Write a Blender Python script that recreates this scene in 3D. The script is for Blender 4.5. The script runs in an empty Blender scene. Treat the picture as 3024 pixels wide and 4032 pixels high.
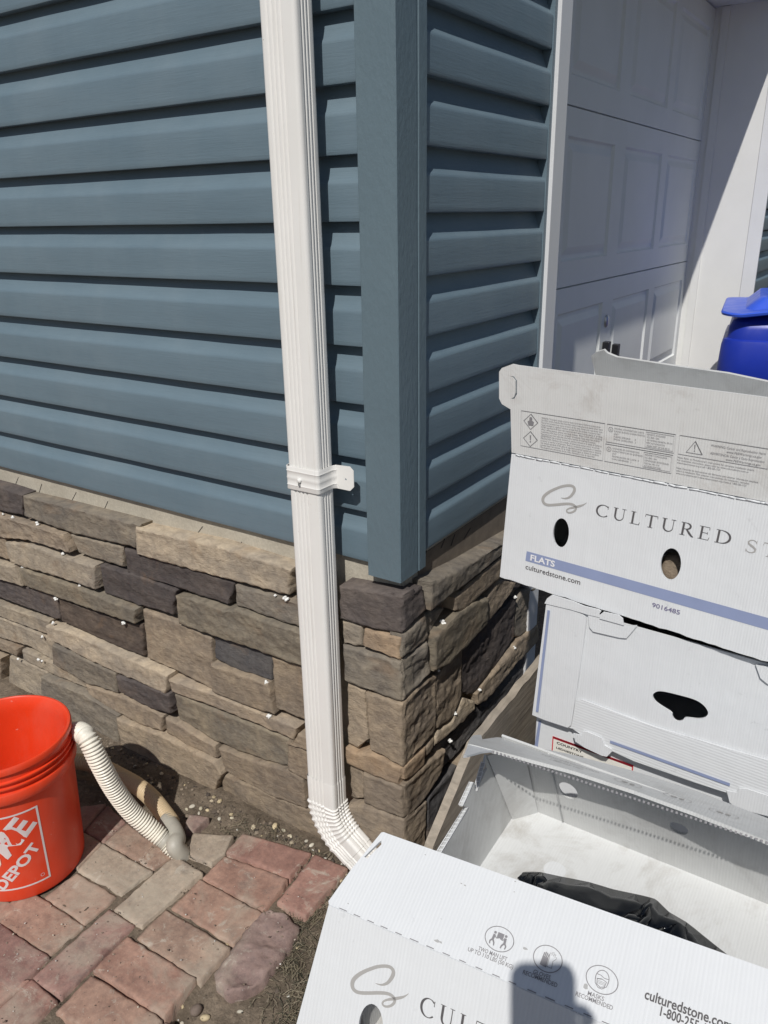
import bpy, math, random
import numpy as np
from mathutils import Vector, Matrix, noise

# ------------------------------------------------------------------ camera, world, sun, exposure
SC = bpy.context.scene
COL = SC.collection
ZB = 0.80                                   # bottom edge of the siding above the paving
AZ, PI_, RO, FL = 0.589010332, -0.360394872, -0.0176714292, 3087.24
_f = Vector((-math.sin(AZ)*math.cos(PI_), math.cos(AZ)*math.cos(PI_), math.sin(PI_)))
_r = Vector((math.cos(AZ), math.sin(AZ), 0)); _u = _r.cross(_f)
CR = math.cos(RO)*_r+math.sin(RO)*_u; CU = -math.sin(RO)*_r+math.cos(RO)*_u; CF = _f
CC = Vector((0.795269616, -1.25811598, 0.694352705+ZB))
cd = bpy.data.cameras.new('camera'); cam = bpy.data.objects.new('camera', cd); COL.objects.link(cam)
cd.sensor_fit = 'VERTICAL'; cd.sensor_height = 24.0; cd.sensor_width = 18.0; cd.lens = 24.0*FL/4032
cd.clip_start = 0.02; cd.clip_end = 500
M = Matrix((CR, CU, -CF)).transposed().to_4x4(); M.translation = CC
cam.matrix_world = M
SC.camera = cam

SA, SE = math.radians(17.3), math.radians(50.0)
SUN = Vector((math.sin(SA)*math.cos(SE), -math.cos(SA)*math.cos(SE), math.sin(SE)))
w = bpy.data.worlds.new('World'); SC.world = w; w.use_nodes = True
nt = w.node_tree; nt.nodes.clear()
sk = nt.nodes.new('ShaderNodeTexSky'); sk.sky_type = 'NISHITA'; sk.sun_disc = False
sk.sun_elevation = SE; sk.sun_rotation = math.pi-SA
bg = nt.nodes.new('ShaderNodeBackground'); bg.inputs['Strength'].default_value = 0.050
ow = nt.nodes.new('ShaderNodeOutputWorld')
nt.links.new(sk.outputs[0], bg.inputs[0]); nt.links.new(bg.outputs[0], ow.inputs[0])
sd = bpy.data.lights.new('sun', 'SUN'); sd.energy = 3.45; sd.angle = math.radians(0.53); sd.color = (1.0, 0.965, 0.905)
so = bpy.data.objects.new('sun', sd); COL.objects.link(so); so.rotation_euler = SUN.to_track_quat('Z', 'Y').to_euler()
SC.view_settings.view_transform = 'Standard'; SC.view_settings.look = 'None'
SC.view_settings.exposure = 0.0; SC.view_settings.gamma = 1
SC.render.film_transparent = False

# ------------------------------------------------------------------ measuring helpers
def rayd(px, py):
    return (CR*(px-1512)-CU*(py-2016)+CF*FL).normalized()
def W(px, py, ax, v):
    d = rayd(px, py); return CC+d*((v-CC[ax])/d[ax])
def hit(px, py, p0, n):
    d = rayd(px, py); return CC+d*((Vector(p0)-CC).dot(n)/d.dot(n))

# ------------------------------------------------------------------ object helpers
def setp(o, label=None, cat=None, group=None, kind=None):
    if label: o['label'] = label
    if cat: o['category'] = cat
    if group: o['group'] = group
    if kind: o['kind'] = kind
    return o
def thing(name, label, cat, loc=(0, 0, 0), group=None):
    o = bpy.data.objects.new(name, None); COL.objects.link(o); o.location = loc
    o.empty_display_size = 0.1
    return setp(o, label, cat, group)
def mobj(name, V, F, mat, parent=None, smooth=False, cols=None, uvs=None, bevel=0, mats=None, fm=None):
    me = bpy.data.meshes.new(name)
    off = Vector((0, 0, 0)) if parent is None else parent.matrix_world.translation
    if parent is not None:
        p = parent; off = Vector((0, 0, 0))
        while p is not None: off = off+Vector(p.location); p = p.parent
    me.from_pydata([tuple(Vector(v)-off) for v in V], [], F)
    if uvs is not None:
        ul = me.uv_layers.new(name='UVMap')
        li = np.empty(len(me.loops), dtype=np.int32); me.loops.foreach_get('vertex_index', li)
        ul.data.foreach_set('uv', np.array(uvs, dtype=np.float32)[li].ravel())
    if cols is not None:
        at = me.color_attributes.new('tint', 'FLOAT_COLOR', 'POINT')
        c = np.ones((len(V), 4), dtype=np.float32); c[:, :3] = np.array(cols); at.data.foreach_set('color', c.ravel())
    for m in (mats or [mat]): me.materials.append(m)
    if fm is not None:
        me.polygons.foreach_set('material_index', fm)
    if smooth: me.polygons.foreach_set('use_smooth', [True]*len(me.polygons))
    me.update()
    o = bpy.data.objects.new(name, me); COL.objects.link(o)
    if parent is not None: o.parent = parent
    if bevel:
        b = o.modifiers.new('b', 'BEVEL'); b.width = bevel; b.segments = 2; b.limit_method = 'ANGLE'
    return o
class MB:
    def __init__(s): s.V = []; s.F = []; s.C = []; s.U = []
    def add(s, V, F, col=None, uv=None):
        n = len(s.V); s.V += [Vector(v) for v in V]; s.F += [tuple(i+n for i in f) for f in F]
        s.C += ([col]*len(V) if col is None or not isinstance(col, list) else col)
        s.U += uv if uv else [(0, 0)]*len(V)
    def box(s, a, b, col=None):
        (x0, y0, z0), (x1, y1, z1) = a, b
        s.add([(x0, y0, z0), (x1, y0, z0), (x1, y1, z0), (x0, y1, z0), (x0, y0, z1), (x1, y0, z1), (x1, y1, z1), (x0, y1, z1)],
              [(0, 3, 2, 1), (4, 5, 6, 7), (0, 1, 5, 4), (1, 2, 6, 5), (2, 3, 7, 6), (3, 0, 4, 7)], col)
    def obox(s, o, X, Y, Z, col=None):       # box from origin and three edge vectors
        o, X, Y, Z = map(Vector, (o, X, Y, Z))
        s.add([o, o+X, o+X+Y, o+Y, o+Z, o+X+Z, o+X+Y+Z, o+Y+Z],
              [(0, 3, 2, 1), (4, 5, 6, 7), (0, 1, 5, 4), (1, 2, 6, 5), (2, 3, 7, 6), (3, 0, 4, 7)], col)
    def tube(s, P, R, n=12, cap=True, col=None):
        P = [Vector(p) for p in P]
        if not hasattr(R, '__len__'): R = [R]*len(P)
        rings = []; up = None; V = []
        for i, p in enumerate(P):
            t = (P[min(i+1, len(P)-1)]-P[max(i-1, 0)]).normalized()
            if up is None:
                up = Vector((0, 0, 1)) if abs(t.z) < 0.9 else Vector((1, 0, 0))
            a = (up-t*up.dot(t)).normalized(); b = t.cross(a); up = a
            for k in range(n):
                th = 2*math.pi*k/n; V.append(p+(a*math.cos(th)+b*math.sin(th))*R[i])
        F = [(i*n+k, i*n+(k+1) % n, (i+1)*n+(k+1) % n, (i+1)*n+k) for i in range(len(P)-1) for k in range(n)]
        if cap: F += [tuple(range(n-1, -1, -1)), tuple((len(P)-1)*n+k for k in range(n))]
        s.add(V, F, col)
    def lathe(s, prof, c, n=48, col=None, close=False):
        V = []; 
        for r, z in prof:
            for k in range(n):
                th = 2*math.pi*k/n; V.append((c[0]+r*math.cos(th), c[1]+r*math.sin(th), c[2]+z))
        F = [(i*n+k, i*n+(k+1) % n, (i+1)*n+(k+1) % n, (i+1)*n+k) for i in range(len(prof)-1) for k in range(n)]
        s.add(V, F, col)
    def obj(s, name, mat, parent=None, smooth=False, bevel=0):
        c = s.C if any(x is not None for x in s.C) else None
        if c: c = [x if x is not None else (.5, .5, .5) for x in c]
        return mobj(name, s.V, s.F, mat, parent, smooth, c, s.U if any(u != (0, 0) for u in s.U) else None, bevel)

# ------------------------------------------------------------------ materials
class NB:
    def __init__(s, name, rough=0.6, metal=0.0, spec=0.5):
        s.m = bpy.data.materials.new(name); s.m.use_nodes = True; s.t = s.m.node_tree
        s.b = s.t.nodes['Principled BSDF']; s.b.inputs['Roughness'].default_value = rough
        s.b.inputs['Metallic'].default_value = metal; s.b.inputs['Specular IOR Level'].default_value = spec
        s.h = None
    def n(s, ty, **k):
        x = s.t.nodes.new(ty)
        for a, b in k.items(): setattr(x, a, b)
        return x
    def put(s, sock, v):
        if isinstance(v, bpy.types.NodeSocket): s.t.links.new(v, sock)
        elif isinstance(v, tuple) and len(v) == 3 and sock.type == 'RGBA': sock.default_value = (*v, 1)
        else: sock.default_value = v
    def co(s, kind='Object', scale=(1, 1, 1)):
        c = s.n('ShaderNodeTexCoord'); m = s.n('ShaderNodeMapping'); s.t.links.new(c.outputs[kind], m.inputs[0])
        m.inputs['Scale'].default_value = scale; return m.outputs[0]
    def noise(s, scale, detail=4, rough=0.55, vec=None, dist=0.0):
        x = s.n('ShaderNodeTexNoise'); x.inputs['Scale'].default_value = scale; x.inputs['Detail'].default_value = detail
        x.inputs['Roughness'].default_value = rough; x.inputs['Distortion'].default_value = dist
        s.t.links.new(vec if vec is not None else s.co(), x.inputs['Vector']); return x.outputs['Fac']
    def ramp(s, f, a, b, c0=0.0, c1=1.0):
        x = s.n('ShaderNodeMapRange'); s.put(x.inputs['Value'], f)
        for i, v in zip(('From Min', 'From Max', 'To Min', 'To Max'), (a, b, c0, c1)): x.inputs[i].default_value = v
        return x.outputs[0]
    def mix(s, f, a, b, bt='MIX'):
        x = s.n('ShaderNodeMix', data_type='RGBA', blend_type=bt)
        s.put(x.inputs[0], f); s.put(x.inputs[6], a); s.put(x.inputs[7], b); return x.outputs[2]
    def math(s, op, a, b=0.0, clamp=False):
        x = s.n('ShaderNodeMath', operation=op); x.use_clamp = clamp; s.put(x.inputs[0], a); s.put(x.inputs[1], b); return x.outputs[0]
    def attr(s, name='tint'):
        return s.n('ShaderNodeVertexColor', layer_name=name).outputs[0]
    def bump(s, h, strength, dist):
        x = s.n('ShaderNodeBump'); x.inputs['Strength'].default_value = strength; x.inputs['Distance'].default_value = dist
        s.put(x.inputs['Height'], h)
        if s.h is not None: s.t.links.new(s.h, x.inputs['Normal'])
        s.h = x.outputs[0]; s.t.links.new(s.h, s.b.inputs['Normal'])
    def base(s, c): s.put(s.b.inputs['Base Color'], c)
    def rough(s, r): s.put(s.b.inputs['Roughness'], r)
def simple(name, col, rough=0.5, metal=0.0, var=0.0, bump=0.0, scale=60, spec=0.5):
    b = NB(name, rough, metal, spec)
    if var:
        f = b.noise(scale*0.3, 5); b.base(b.mix(b.ramp(f, .3, .7), tuple(c*(1-var) for c in col), tuple(min(1, c*(1+var)) for c in col)))
    else: b.base(col)
    if bump: b.bump(b.noise(scale, 4), bump, 0.002)
    return b.m

def siding_mat(name, ax):
    b = NB(name, 0.42, spec=0.45)
    sc = (14, 14, 260) ; v = b.co('Object', (14 if ax == 0 else 1, 1 if ax == 0 else 14, 300))
    g = b.noise(1.0, 3, 0.6, v, 0.6)
    v2 = b.co('Object', (2.5, 2.5, 7)); f = b.noise(1.5, 4, 0.6, v2)
    c = b.mix(b.ramp(f, .3, .7), (0.128, 0.184, 0.226), (0.146, 0.206, 0.250))
    # chalky scuffs, small and sparse
    s = b.noise(1.0, 3, .6, b.co('Object', (90, 90, 12)))
    k = b.math('MULTIPLY', b.ramp(s, .66, .78), b.ramp(b.noise(4, 2), .52, .66))
    c = b.mix(b.math('MULTIPLY', k, .35), c, (0.24, 0.30, 0.35))
    du = b.ramp(b.noise(1.0, 5, .7, b.co('Object', (3, 3, 1.2))), .45, .75, 0, .16); c = b.mix(du, c, (.30, .34, .36)); c = b.mix(b.ramp(g, .5, .75, 0, .22), c, b.mix(1., c, (.72, .72, .72), 'MULTIPLY'))
    b.base(c); b.bump(g, 0.5, 0.0008); b.bump(b.noise(5, 2), .35, .004)
    b.rough(b.ramp(f, .3, .7, .38, .5)); return b.m
M_SIDL = siding_mat('blue_siding_front', 0); M_SIDR = siding_mat('blue_siding_side', 1)
def post_mat():
    b = NB('blue_post', 0.45)
    f = b.noise(3, 4); c = b.mix(b.ramp(f, .3, .7), (0.118, 0.168, 0.200), (0.133, 0.188, 0.222))
    s = b.noise(1.0, 4, .7, b.co('Object', (120, 120, 10))); c = b.mix(b.math('MULTIPLY', b.ramp(s, .68, .8), .3), c, (.22, .28, .31))
    b.base(c); b.bump(b.noise(110, 3, .6, b.co('Object', (1, 1, .45))), .75, .0016); return b.m
M_POST = post_mat()
def stone_mat():
    b = NB('cast_stone', 0.92, spec=0.2)
    t = b.attr(); c0 = b.co()
    f1 = b.noise(9, 5, .6, c0, .4); f2 = b.noise(38, 6, .65, c0, .3); f3 = b.noise(210, 3, .7, c0)
    c = b.mix(b.ramp(f1, .35, .68), b.mix(1.0, t, (.80, .81, .84), 'MULTIPLY'), b.mix(1.0, t, (1.16, 1.13, 1.07), 'MULTIPLY'))
    c = b.mix(b.ramp(f2, .3, .7), b.mix(1.0, c, (.74, .74, .76), 'MULTIPLY'), b.mix(1.0, c, (1.2, 1.2, 1.18), 'MULTIPLY'))
    ru = b.math('MULTIPLY', b.ramp(b.noise(7, 3, .5, c0, 1.2), .60, .74), .30)
    c = b.mix(ru, c, (0.30, 0.19, 0.11))
    sp = b.math('MULTIPLY', b.ramp(f3, .66, .76), b.ramp(f1, .3, .7)); c = b.mix(b.math('MULTIPLY', sp, .3), c, (.42, .39, .34))
    st_ = b.noise(1.0, 7, .78, b.co('Object', (30, 30, 38)), .8); c = b.mix(b.ramp(st_, .54, .72, 0, .45), c, b.mix(1.0, c, (.62, .62, .66), 'MULTIPLY')); c = b.mix(b.ramp(st_, .44, .30, 0, .5), c, b.mix(1.0, c, (1.35, 1.32, 1.25), 'MULTIPLY'))
    lay = b.noise(1.0, 6, .72, b.co('Object', (30, 30, 62)), .9)
    b.base(c); b.bump(lay, .8, .005); b.bump(f2, .8, .004); b.bump(f3, .5, .0012); return b.m
M_STONE = stone_mat()
def brick_mat():
    b = NB('clay_brick', 0.9, spec=0.25)
    t = b.attr(); c0 = b.co(); f1 = b.noise(13, 5, .65, c0); f2 = b.noise(70, 5, .7, c0); f3 = b.noise(260, 2, .6, c0)
    c = b.mix(b.ramp(f1, .3, .7), b.mix(1.0, t, (.66, .62, .62), 'MULTIPLY'), b.mix(1.0, t, (1.12, 1.12, 1.1), 'MULTIPLY'))
    c = b.mix(b.ramp(f2, .3, .7), b.mix(1.0, c, (.78, .8, .82), 'MULTIPLY'), b.mix(1.0, c, (1.16, 1.16, 1.14), 'MULTIPLY'))
    dust = b.math('MULTIPLY', b.ramp(b.noise(5.5, 6, .7, c0, .5), 0.48, .64), .60); c = b.mix(dust, c, (.42, .37, .30)); wh = b.math('MULTIPLY', b.ramp(b.noise(19, 6, .75, c0, .8), .58, .68), .65); c = b.mix(wh, c, (.50, .46, .39)); gr = b.math('MULTIPLY', b.ramp(b.noise(11, 6, .7, b.co('Object', (1, 1, 3)), .4), .58, .70), .45); c = b.mix(gr, c, (.15, .13, .12))
    sp = b.ramp(f3, .70, .76); c = b.mix(b.math('MULTIPLY', sp, .5), c, (.6, .56, .5))
    dk = b.ramp(b.noise(150, 3, .6, c0), .32, .26); c = b.mix(b.math('MULTIPLY', dk, .5), c, (.05, .04, .035))
    b.base(c); b.bump(f2, .5, .003); b.bump(f3, .4, .001); return b.m
M_BRICK = brick_mat()
def soil_mat():
    b = NB('damp_soil', 0.97, spec=0.1); c0 = b.co(); f1 = b.noise(7, 6, .7, c0); f2 = b.noise(90, 6, .75, c0)
    c = b.mix(b.ramp(f1, .35, .65), (.12, .098, .076), (.25, .205, .16)); c = b.mix(b.ramp(f2, .3, .72), b.mix(1., c, (.6, .6, .6), 'MULTIPLY'), b.mix(1., c, (1.35, 1.33, 1.3), 'MULTIPLY'))
    b.base(c); b.bump(f2, .9, .006); b.bump(b.noise(300, 3), .6, .002); return b.m
M_SOIL = soil_mat()
def cement_mat():
    b = NB('cement_coat', 0.93, spec=0.2); c0 = b.co(); f = b.noise(10, 6, .65, c0); f2 = b.noise(160, 4, .7, c0)
    c = b.mix(b.ramp(f, .3, .7), (.44, .40, .33), (.56, .515, .43)); c = b.mix(b.ramp(f2, .35, .7), b.mix(1., c, (.85, .85, .85), 'MULTIPLY'), c)
    b.base(c); b.bump(f2, .5, .0015); b.bump(f, .5, .004); return b.m
M_CEM = cement_mat(); M_CEMD = simple('brown_shaded_coat', (.17, .14, .11), .95, var=.2, bump=.5, scale=80)  # side wall coat: own brown, with the siding's lap shadow darkened into the colour
def asphalt_mat():
    b = NB('asphalt', 0.9, spec=.2); v = b.n('ShaderNodeTexVoronoi'); v.inputs['Scale'].default_value = 150; b.t.links.new(b.co(), v.inputs[0])
    sp = b.n('ShaderNodeSeparateColor'); b.t.links.new(v.outputs['Color'], sp.inputs[0])
    c = b.mix(b.ramp(sp.outputs[0], .2, .95), (.035, .036, .04), (.12, .12, .12)); b.base(c); b.bump(v.outputs['Distance'], .6, .003); return b.m
M_ASPH = asphalt_mat()
def paint(name, col, var=.03, rough=.35, bsc=90, bst=.08, stain=0.0):
    b = NB(name, rough); f = b.noise(4, 5, .6); lo = tuple(c*(1-var*2) for c in col)
    c = b.mix(b.ramp(f, .3, .7), lo, col)
    if stain:
        s = b.ramp(b.noise(26, 6, .7), .6, .72); c = b.mix(b.math('MULTIPLY', s, stain), c, tuple(x*.6 for x in col))
    b.base(c); b.bump(b.noise(bsc, 3), bst, .001); b.rough(b.ramp(b.noise(14, 4), .3, .7, rough*.8, rough*1.3)); return b.m
def spout_mat():
    b = NB('white_spout_paint', .32); f = b.noise(4, 5, .6); c = b.mix(b.ramp(f, .3, .7), (.80, .79, .765), (.86, .85, .83))
    s = b.noise(1.0, 5, .7, b.co('Object', (90, 90, 2.2))); c = b.mix(b.math('MULTIPLY', b.ramp(s, .56, .75), b.ramp(b.noise(3, 4), .4, .65)), c, (.60, .57, .52))
    p = b.noise(230, 2, .5); c = b.mix(b.math('MULTIPLY', b.ramp(p, .74, .78), b.ramp(b.noise(9, 3), .5, .6)), c, (.42, .34, .26))
    b.base(c); b.bump(b.noise(3, 2), .3, .004); b.rough(b.ramp(b.noise(14, 4), .3, .7, .26, .46)); return b.m
M_SPOUT = spout_mat(); M_OLD = paint('white_spout_paint', (.82, .81, .775), rough=.33, stain=.06, bst=.02)
M_TRIM = paint('white_vinyl_trim', (.74, .75, .77), rough=.4)
M_JAMB = paint('white_jamb_paint', (.79, .79, .775), rough=.5, bst=.05)
def door_mat():
    b = NB('garage_door_paint', .5); b.base(b.mix(b.ramp(b.noise(3, 4), .3, .7), (.72, .745, .745), (.78, .80, .80)))
    b.bump(b.noise(1.0, 4, .65, b.co('Object', (1, 60, 160)), .5), .35, .0016); return b.m
M_DOOR = door_mat()
def fluted(name, col, dirt=0.0, dirtcol=(.30, .26, .22), per=.0046, rough=.42, alongv=True, stain=(.5, .62)):
    b = NB(name, rough, spec=.35); uv = b.co('UV'); sx = b.n('ShaderNodeSeparateXYZ'); b.t.links.new(uv, sx.inputs[0])
    ph = b.math('MULTIPLY', sx.outputs[0 if alongv else 1], 2*math.pi/per); s = b.math('SINE', ph)
    f = b.noise(2.5, 5, .6); c = b.mix(b.ramp(f, .3, .7), tuple(x*.95 for x in col), col)
    lines = b.noise(1.0, 2, .5, b.co('UV', (260, 1.5, 1) if alongv else (1.5, 260, 1)))
    c = b.mix(b.ramp(lines, .35, .7, 0, .12), c, tuple(x*.72 for x in col))
    c = b.mix(b.math('MULTIPLY', b.math('ADD', s, 1.0), .035), c, tuple(x*.6 for x in col))
    # scuffs: small grey spots and smears everywhere, heavier dirt where asked
    sc = b.math('MULTIPLY', b.ramp(b.noise(30, 4, .7), .66, .74), .35); c = b.mix(sc, c, tuple(x*.62 for x in col))
    if dirt:
        d = b.math('MULTIPLY', b.ramp(b.noise(9, 7, .72, None, .6), stain[0], stain[1]), dirt); c = b.mix(d, c, dirtcol)
    b.base(c); b.bump(s, .15, .0009); b.bump(b.noise(7, 3), .6, .006)
    b.rough(b.ramp(f, .3, .7, rough*.85, rough*1.25)); return b.m
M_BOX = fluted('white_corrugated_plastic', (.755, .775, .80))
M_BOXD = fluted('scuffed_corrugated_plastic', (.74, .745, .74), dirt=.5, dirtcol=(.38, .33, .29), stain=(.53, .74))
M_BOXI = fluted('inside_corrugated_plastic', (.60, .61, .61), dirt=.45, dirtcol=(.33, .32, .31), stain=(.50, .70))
M_BOXF = fluted('dirty_box_floor', (.72, .735, .745), dirt=.6, dirtcol=(.40, .38, .35), stain=(.48, .68))
M_BOXH = fluted('white_corrugated_flat', (.755, .775, .80), alongv=False, per=.006)
M_INK = simple('dark_grey_ink', (.10, .095, .10), .6); M_INKL = simple('light_grey_ink', (.40, .39, .38), .6)
M_INKM = simple('mid_grey_ink', (.24, .235, .25), .6)
M_BLUE = simple('blue_ink', (.27, .32, .50), .55, var=.05); M_RED = simple('red_ink', (.62, .04, .06), .5)
M_PAPER = simple('label_paper', (.80, .78, .72), .6, var=.03, bump=.4, scale=40); M_WHITEINK = simple('white_print', (.80, .80, .82), .5)
M_GREY = simple('mid_grey_plastic', (.42, .42, .42), .5)
def bucket_mat(name, tr=0.0):
    b = NB(name, .38); c0 = b.co(); f = b.noise(8, 5, .6, c0); c = b.mix(b.ramp(f, .3, .7), (.78, .050, .012), (.84, .065, .018))
    d = b.math('MULTIPLY', b.ramp(b.noise(6, 7, .7, b.co('Object', (1, 1, .35)), .5), .50, .75), .16); c = b.mix(d, c, (.62, .34, .28)); sp = b.ramp(b.noise(60, 4, .7), .68, .74, 0, .45); c = b.mix(sp, c, (.66, .50, .42))
    b.base(c); b.rough(b.ramp(b.noise(9, 5), .3, .7, .28, .5)); b.bump(b.noise(6, 2), .3, .002)
    b.b.inputs['Subsurface Weight'].default_value = .0; return b.m
M_BUCKET = bucket_mat('orange_bucket_plastic')
M_LOGO = paint('bucket_white_print', (.80, .72, .72), rough=.4)
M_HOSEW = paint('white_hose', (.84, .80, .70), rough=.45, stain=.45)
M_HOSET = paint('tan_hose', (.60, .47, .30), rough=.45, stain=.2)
M_HOSEG = simple('grey_hose_cuff', (.40, .38, .33), .5, var=.15, bump=.25)
M_BIN = paint('blue_bin_plastic', (.014, .040, .42), var=.08, rough=.36, stain=.3)
M_LID = paint('blue_lid_plastic', (.045, .12, .72), var=.06, rough=.34, stain=.2)
M_BLACK = simple('black_plastic', (.012, .012, .014), .35)
M_BAG = simple('black_bag_film', (.005, .007, .011), .12, spec=.22)
M_METAL = simple('zinc_metal', (.55, .55, .55), .35, metal=1.0)
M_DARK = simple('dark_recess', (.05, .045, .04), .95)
M_SPACER = simple('white_spacer_plastic', (.84, .84, .82), .5)
def board_mat():
    b = NB('weathered_board', .93, spec=.15); f = b.noise(1.0, 6, .7, b.co('Object', (30, 5, 90)), .6); g = b.noise(14, 6, .65)
    c = b.mix(b.ramp(f, .3, .7), (.26, .225, .185), (.46, .40, .33)); c = b.mix(b.ramp(g, .45, .7, 0, .6), c, (.24, .225, .20))
    b.base(c); b.bump(f, .8, .004); b.bump(g, .4, .003); return b.m
M_BOARD = board_mat()

# ================================================================== GROUND
def grid_sheet(x0, x1, y0, y1, st, zf):
    nx = int(round((x1-x0)/st)); ny = int(round((y1-y0)/st)); V = []; F = []
    for j in range(ny+1):
        for i in range(nx+1):
            x = x0+(x1-x0)*i/nx; y = y0+(y1-y0)*j/ny; V.append((x, y, zf(x, y)))
    for j in range(ny):
        for i in range(nx):
            a = j*(nx+1)+i; F.append((a, a+1, a+nx+2, a+nx+1))
    return V, F
def soilz(x, y):
    p = Vector((x, y, 0))
    z = -0.026+0.008*noise.noise(p*6)+0.005*noise.noise(p*25)+0.003*noise.noise(p*70)
    # trodden hollow at the open end of the paving, soil heaped against the wall
    d = math.hypot(x+0.10, (y+0.72)*1.0); z -= 0.030*math.exp(-(d/0.22)**2)
    z += 0.012*math.exp(-((y+0.06)/0.07)**2)
    if y < -.19 and x < -.16-.9*max(0, -.35-y)*0: z += .016*min(1, max(0, (-.16-x)/.06))*min(1, max(0, (-.19-y)/.05))*(1 if y > -.55 or x < -.38 else 0)
    e = max(0, max(-1.7-x, x-0.5, -1.5-y)); return z-min(e*.3, .03)
V, F = grid_sheet(-1.75, 0.55, -1.55, 0.02, 0.009, soilz)
setp(mobj('soil', V, F, M_SOIL, smooth=True), kind='structure')
mb = MB(); mb.add([(-150, -150, -.075), (150, -150, -.075), (150, 150, -.075), (-150, 150, -.075)], [(0, 1, 2, 3)])
setp(mb.obj('ground', M_SOIL), kind='structure')
mb = MB(); mb.add([(0.56, -8, -.020), (6, -8, -.020), (6, 9, -.020), (0.56, 9, -.020)], [(0, 1, 2, 3)])
mb.add([(0.10, 0.02, -.020), (0.56, 0.02, -.020), (0.56, 9, -.020), (0.10, 9, -.020)], [(0, 1, 2, 3)])
setp(mb.obj('driveway', M_ASPH), kind='structure')

# ---------------------------------------------------------------- rough slabs between two polylines (stones, bricks)
def plerp(P, u):
    L = [0]
    for a, b in zip(P, P[1:]): L.append(L[-1]+math.hypot(b[0]-a[0], b[1]-a[1]))
    t = u*L[-1]
    for i in range(len(P)-1):
        if t <= L[i+1] or i == len(P)-2:
            k = (t-L[i])/max(1e-9, L[i+1]-L[i]); return (P[i][0]+(P[i+1][0]-P[i][0])*k, P[i][1]+(P[i+1][1]-P[i][1])*k)
def slab(mb, top, bot, fr, depth, rad, amp, seed, col, st=.005, rug=1.0, jit=.0025, tilt=(0, 0), hole=None, base=0.0):
    wlen = max(sum(math.hypot(b[0]-a[0], b[1]-a[1]) for a, b in zip(P, P[1:])) for P in (top, bot))
    hl = max(math.hypot(top[0][0]-bot[0][0], top[0][1]-bot[0][1]), math.hypot(top[-1][0]-bot[-1][0], top[-1][1]-bot[-1][1]))
    nu = max(6, int(wlen/st)); nv = max(5, int(hl/st)); so_ = Vector((seed*3.17, seed*1.31, seed*.77))
    us = [0, .0]+[i/nu for i in range(nu+1)]; us = [i/nu for i in range(nu+1)]; vs = [j/nv for j in range(nv+1)]
    V = []; idx = {}
    def pos(u, v):
        a = plerp(top, u); b = plerp(bot, u); return (a[0]+(b[0]-a[0])*v, a[1]+(b[1]-a[1])*v)
    for j, v in enumerate(vs):
        for i, u in enumerate(us):
            x, y = pos(u, v); p = Vector((x, y, 0))+so_
            eu = min(u, 1-u)*wlen; ev = min(v, 1-v)*hl; e = min(eu, ev)
            # irregular chipped outline
            jw = jit*max(0, 1-e/.02)
            x += jw*noise.noise(p*45); y += jw*noise.noise(p*45+Vector((7, 0, 3)))
            rr = rad*(1+.6*noise.noise(p*18))
            k = min(1, e/max(1e-4, rr)); h = depth-rr*(1-math.sqrt(max(0, 1-(1-k)**2)))*1.0
            q = Vector((x*1.0, y*3.2, 0))+so_
            n1 = noise.noise(q*7); n2 = abs(noise.noise(q*16+Vector((3, 1, 2)))); n3 = noise.noise(p*60); n4 = noise.noise(p*140)
            step = math.floor((n1+.9)*3)/3-.9                                   # cleft layers
            h += amp*rug*(1.1*n1+.7*(step-n1*.5)-1.0*n2+.42*n3+.2*n4)*min(1, .25+e/.02)
            h += tilt[0]*(u-.5)+tilt[1]*(v-.5)
            V.append(fr(x, y, max(base+.002, h)))
    n0 = nu+1
    F = [(j*n0+i, (j+1)*n0+i, (j+1)*n0+i+1, j*n0+i+1) for j in range(nv) for i in range(nu)]
    # skirt to the base
    ring = [(i, 0) for i in range(nu+1)]+[(nu, j) for j in range(1, nv+1)]+[(i, nv) for i in range(nu-1, -1, -1)]+[(0, j) for j in range(nv-1, 0, -1)]
    s0 = len(V)
    for (i, j) in ring:
        x, y = pos(us[i], vs[j]); V.append(fr(x, y, base))
    n = len(ring)
    for k in range(n):
        a = ring[k]; b = ring[(k+1) % n]
        F.append((a[1]*n0+a[0], b[1]*n0+b[0], s0+(k+1) % n, s0+k))
    mb.add(V, F, [col]*len(V))

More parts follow.
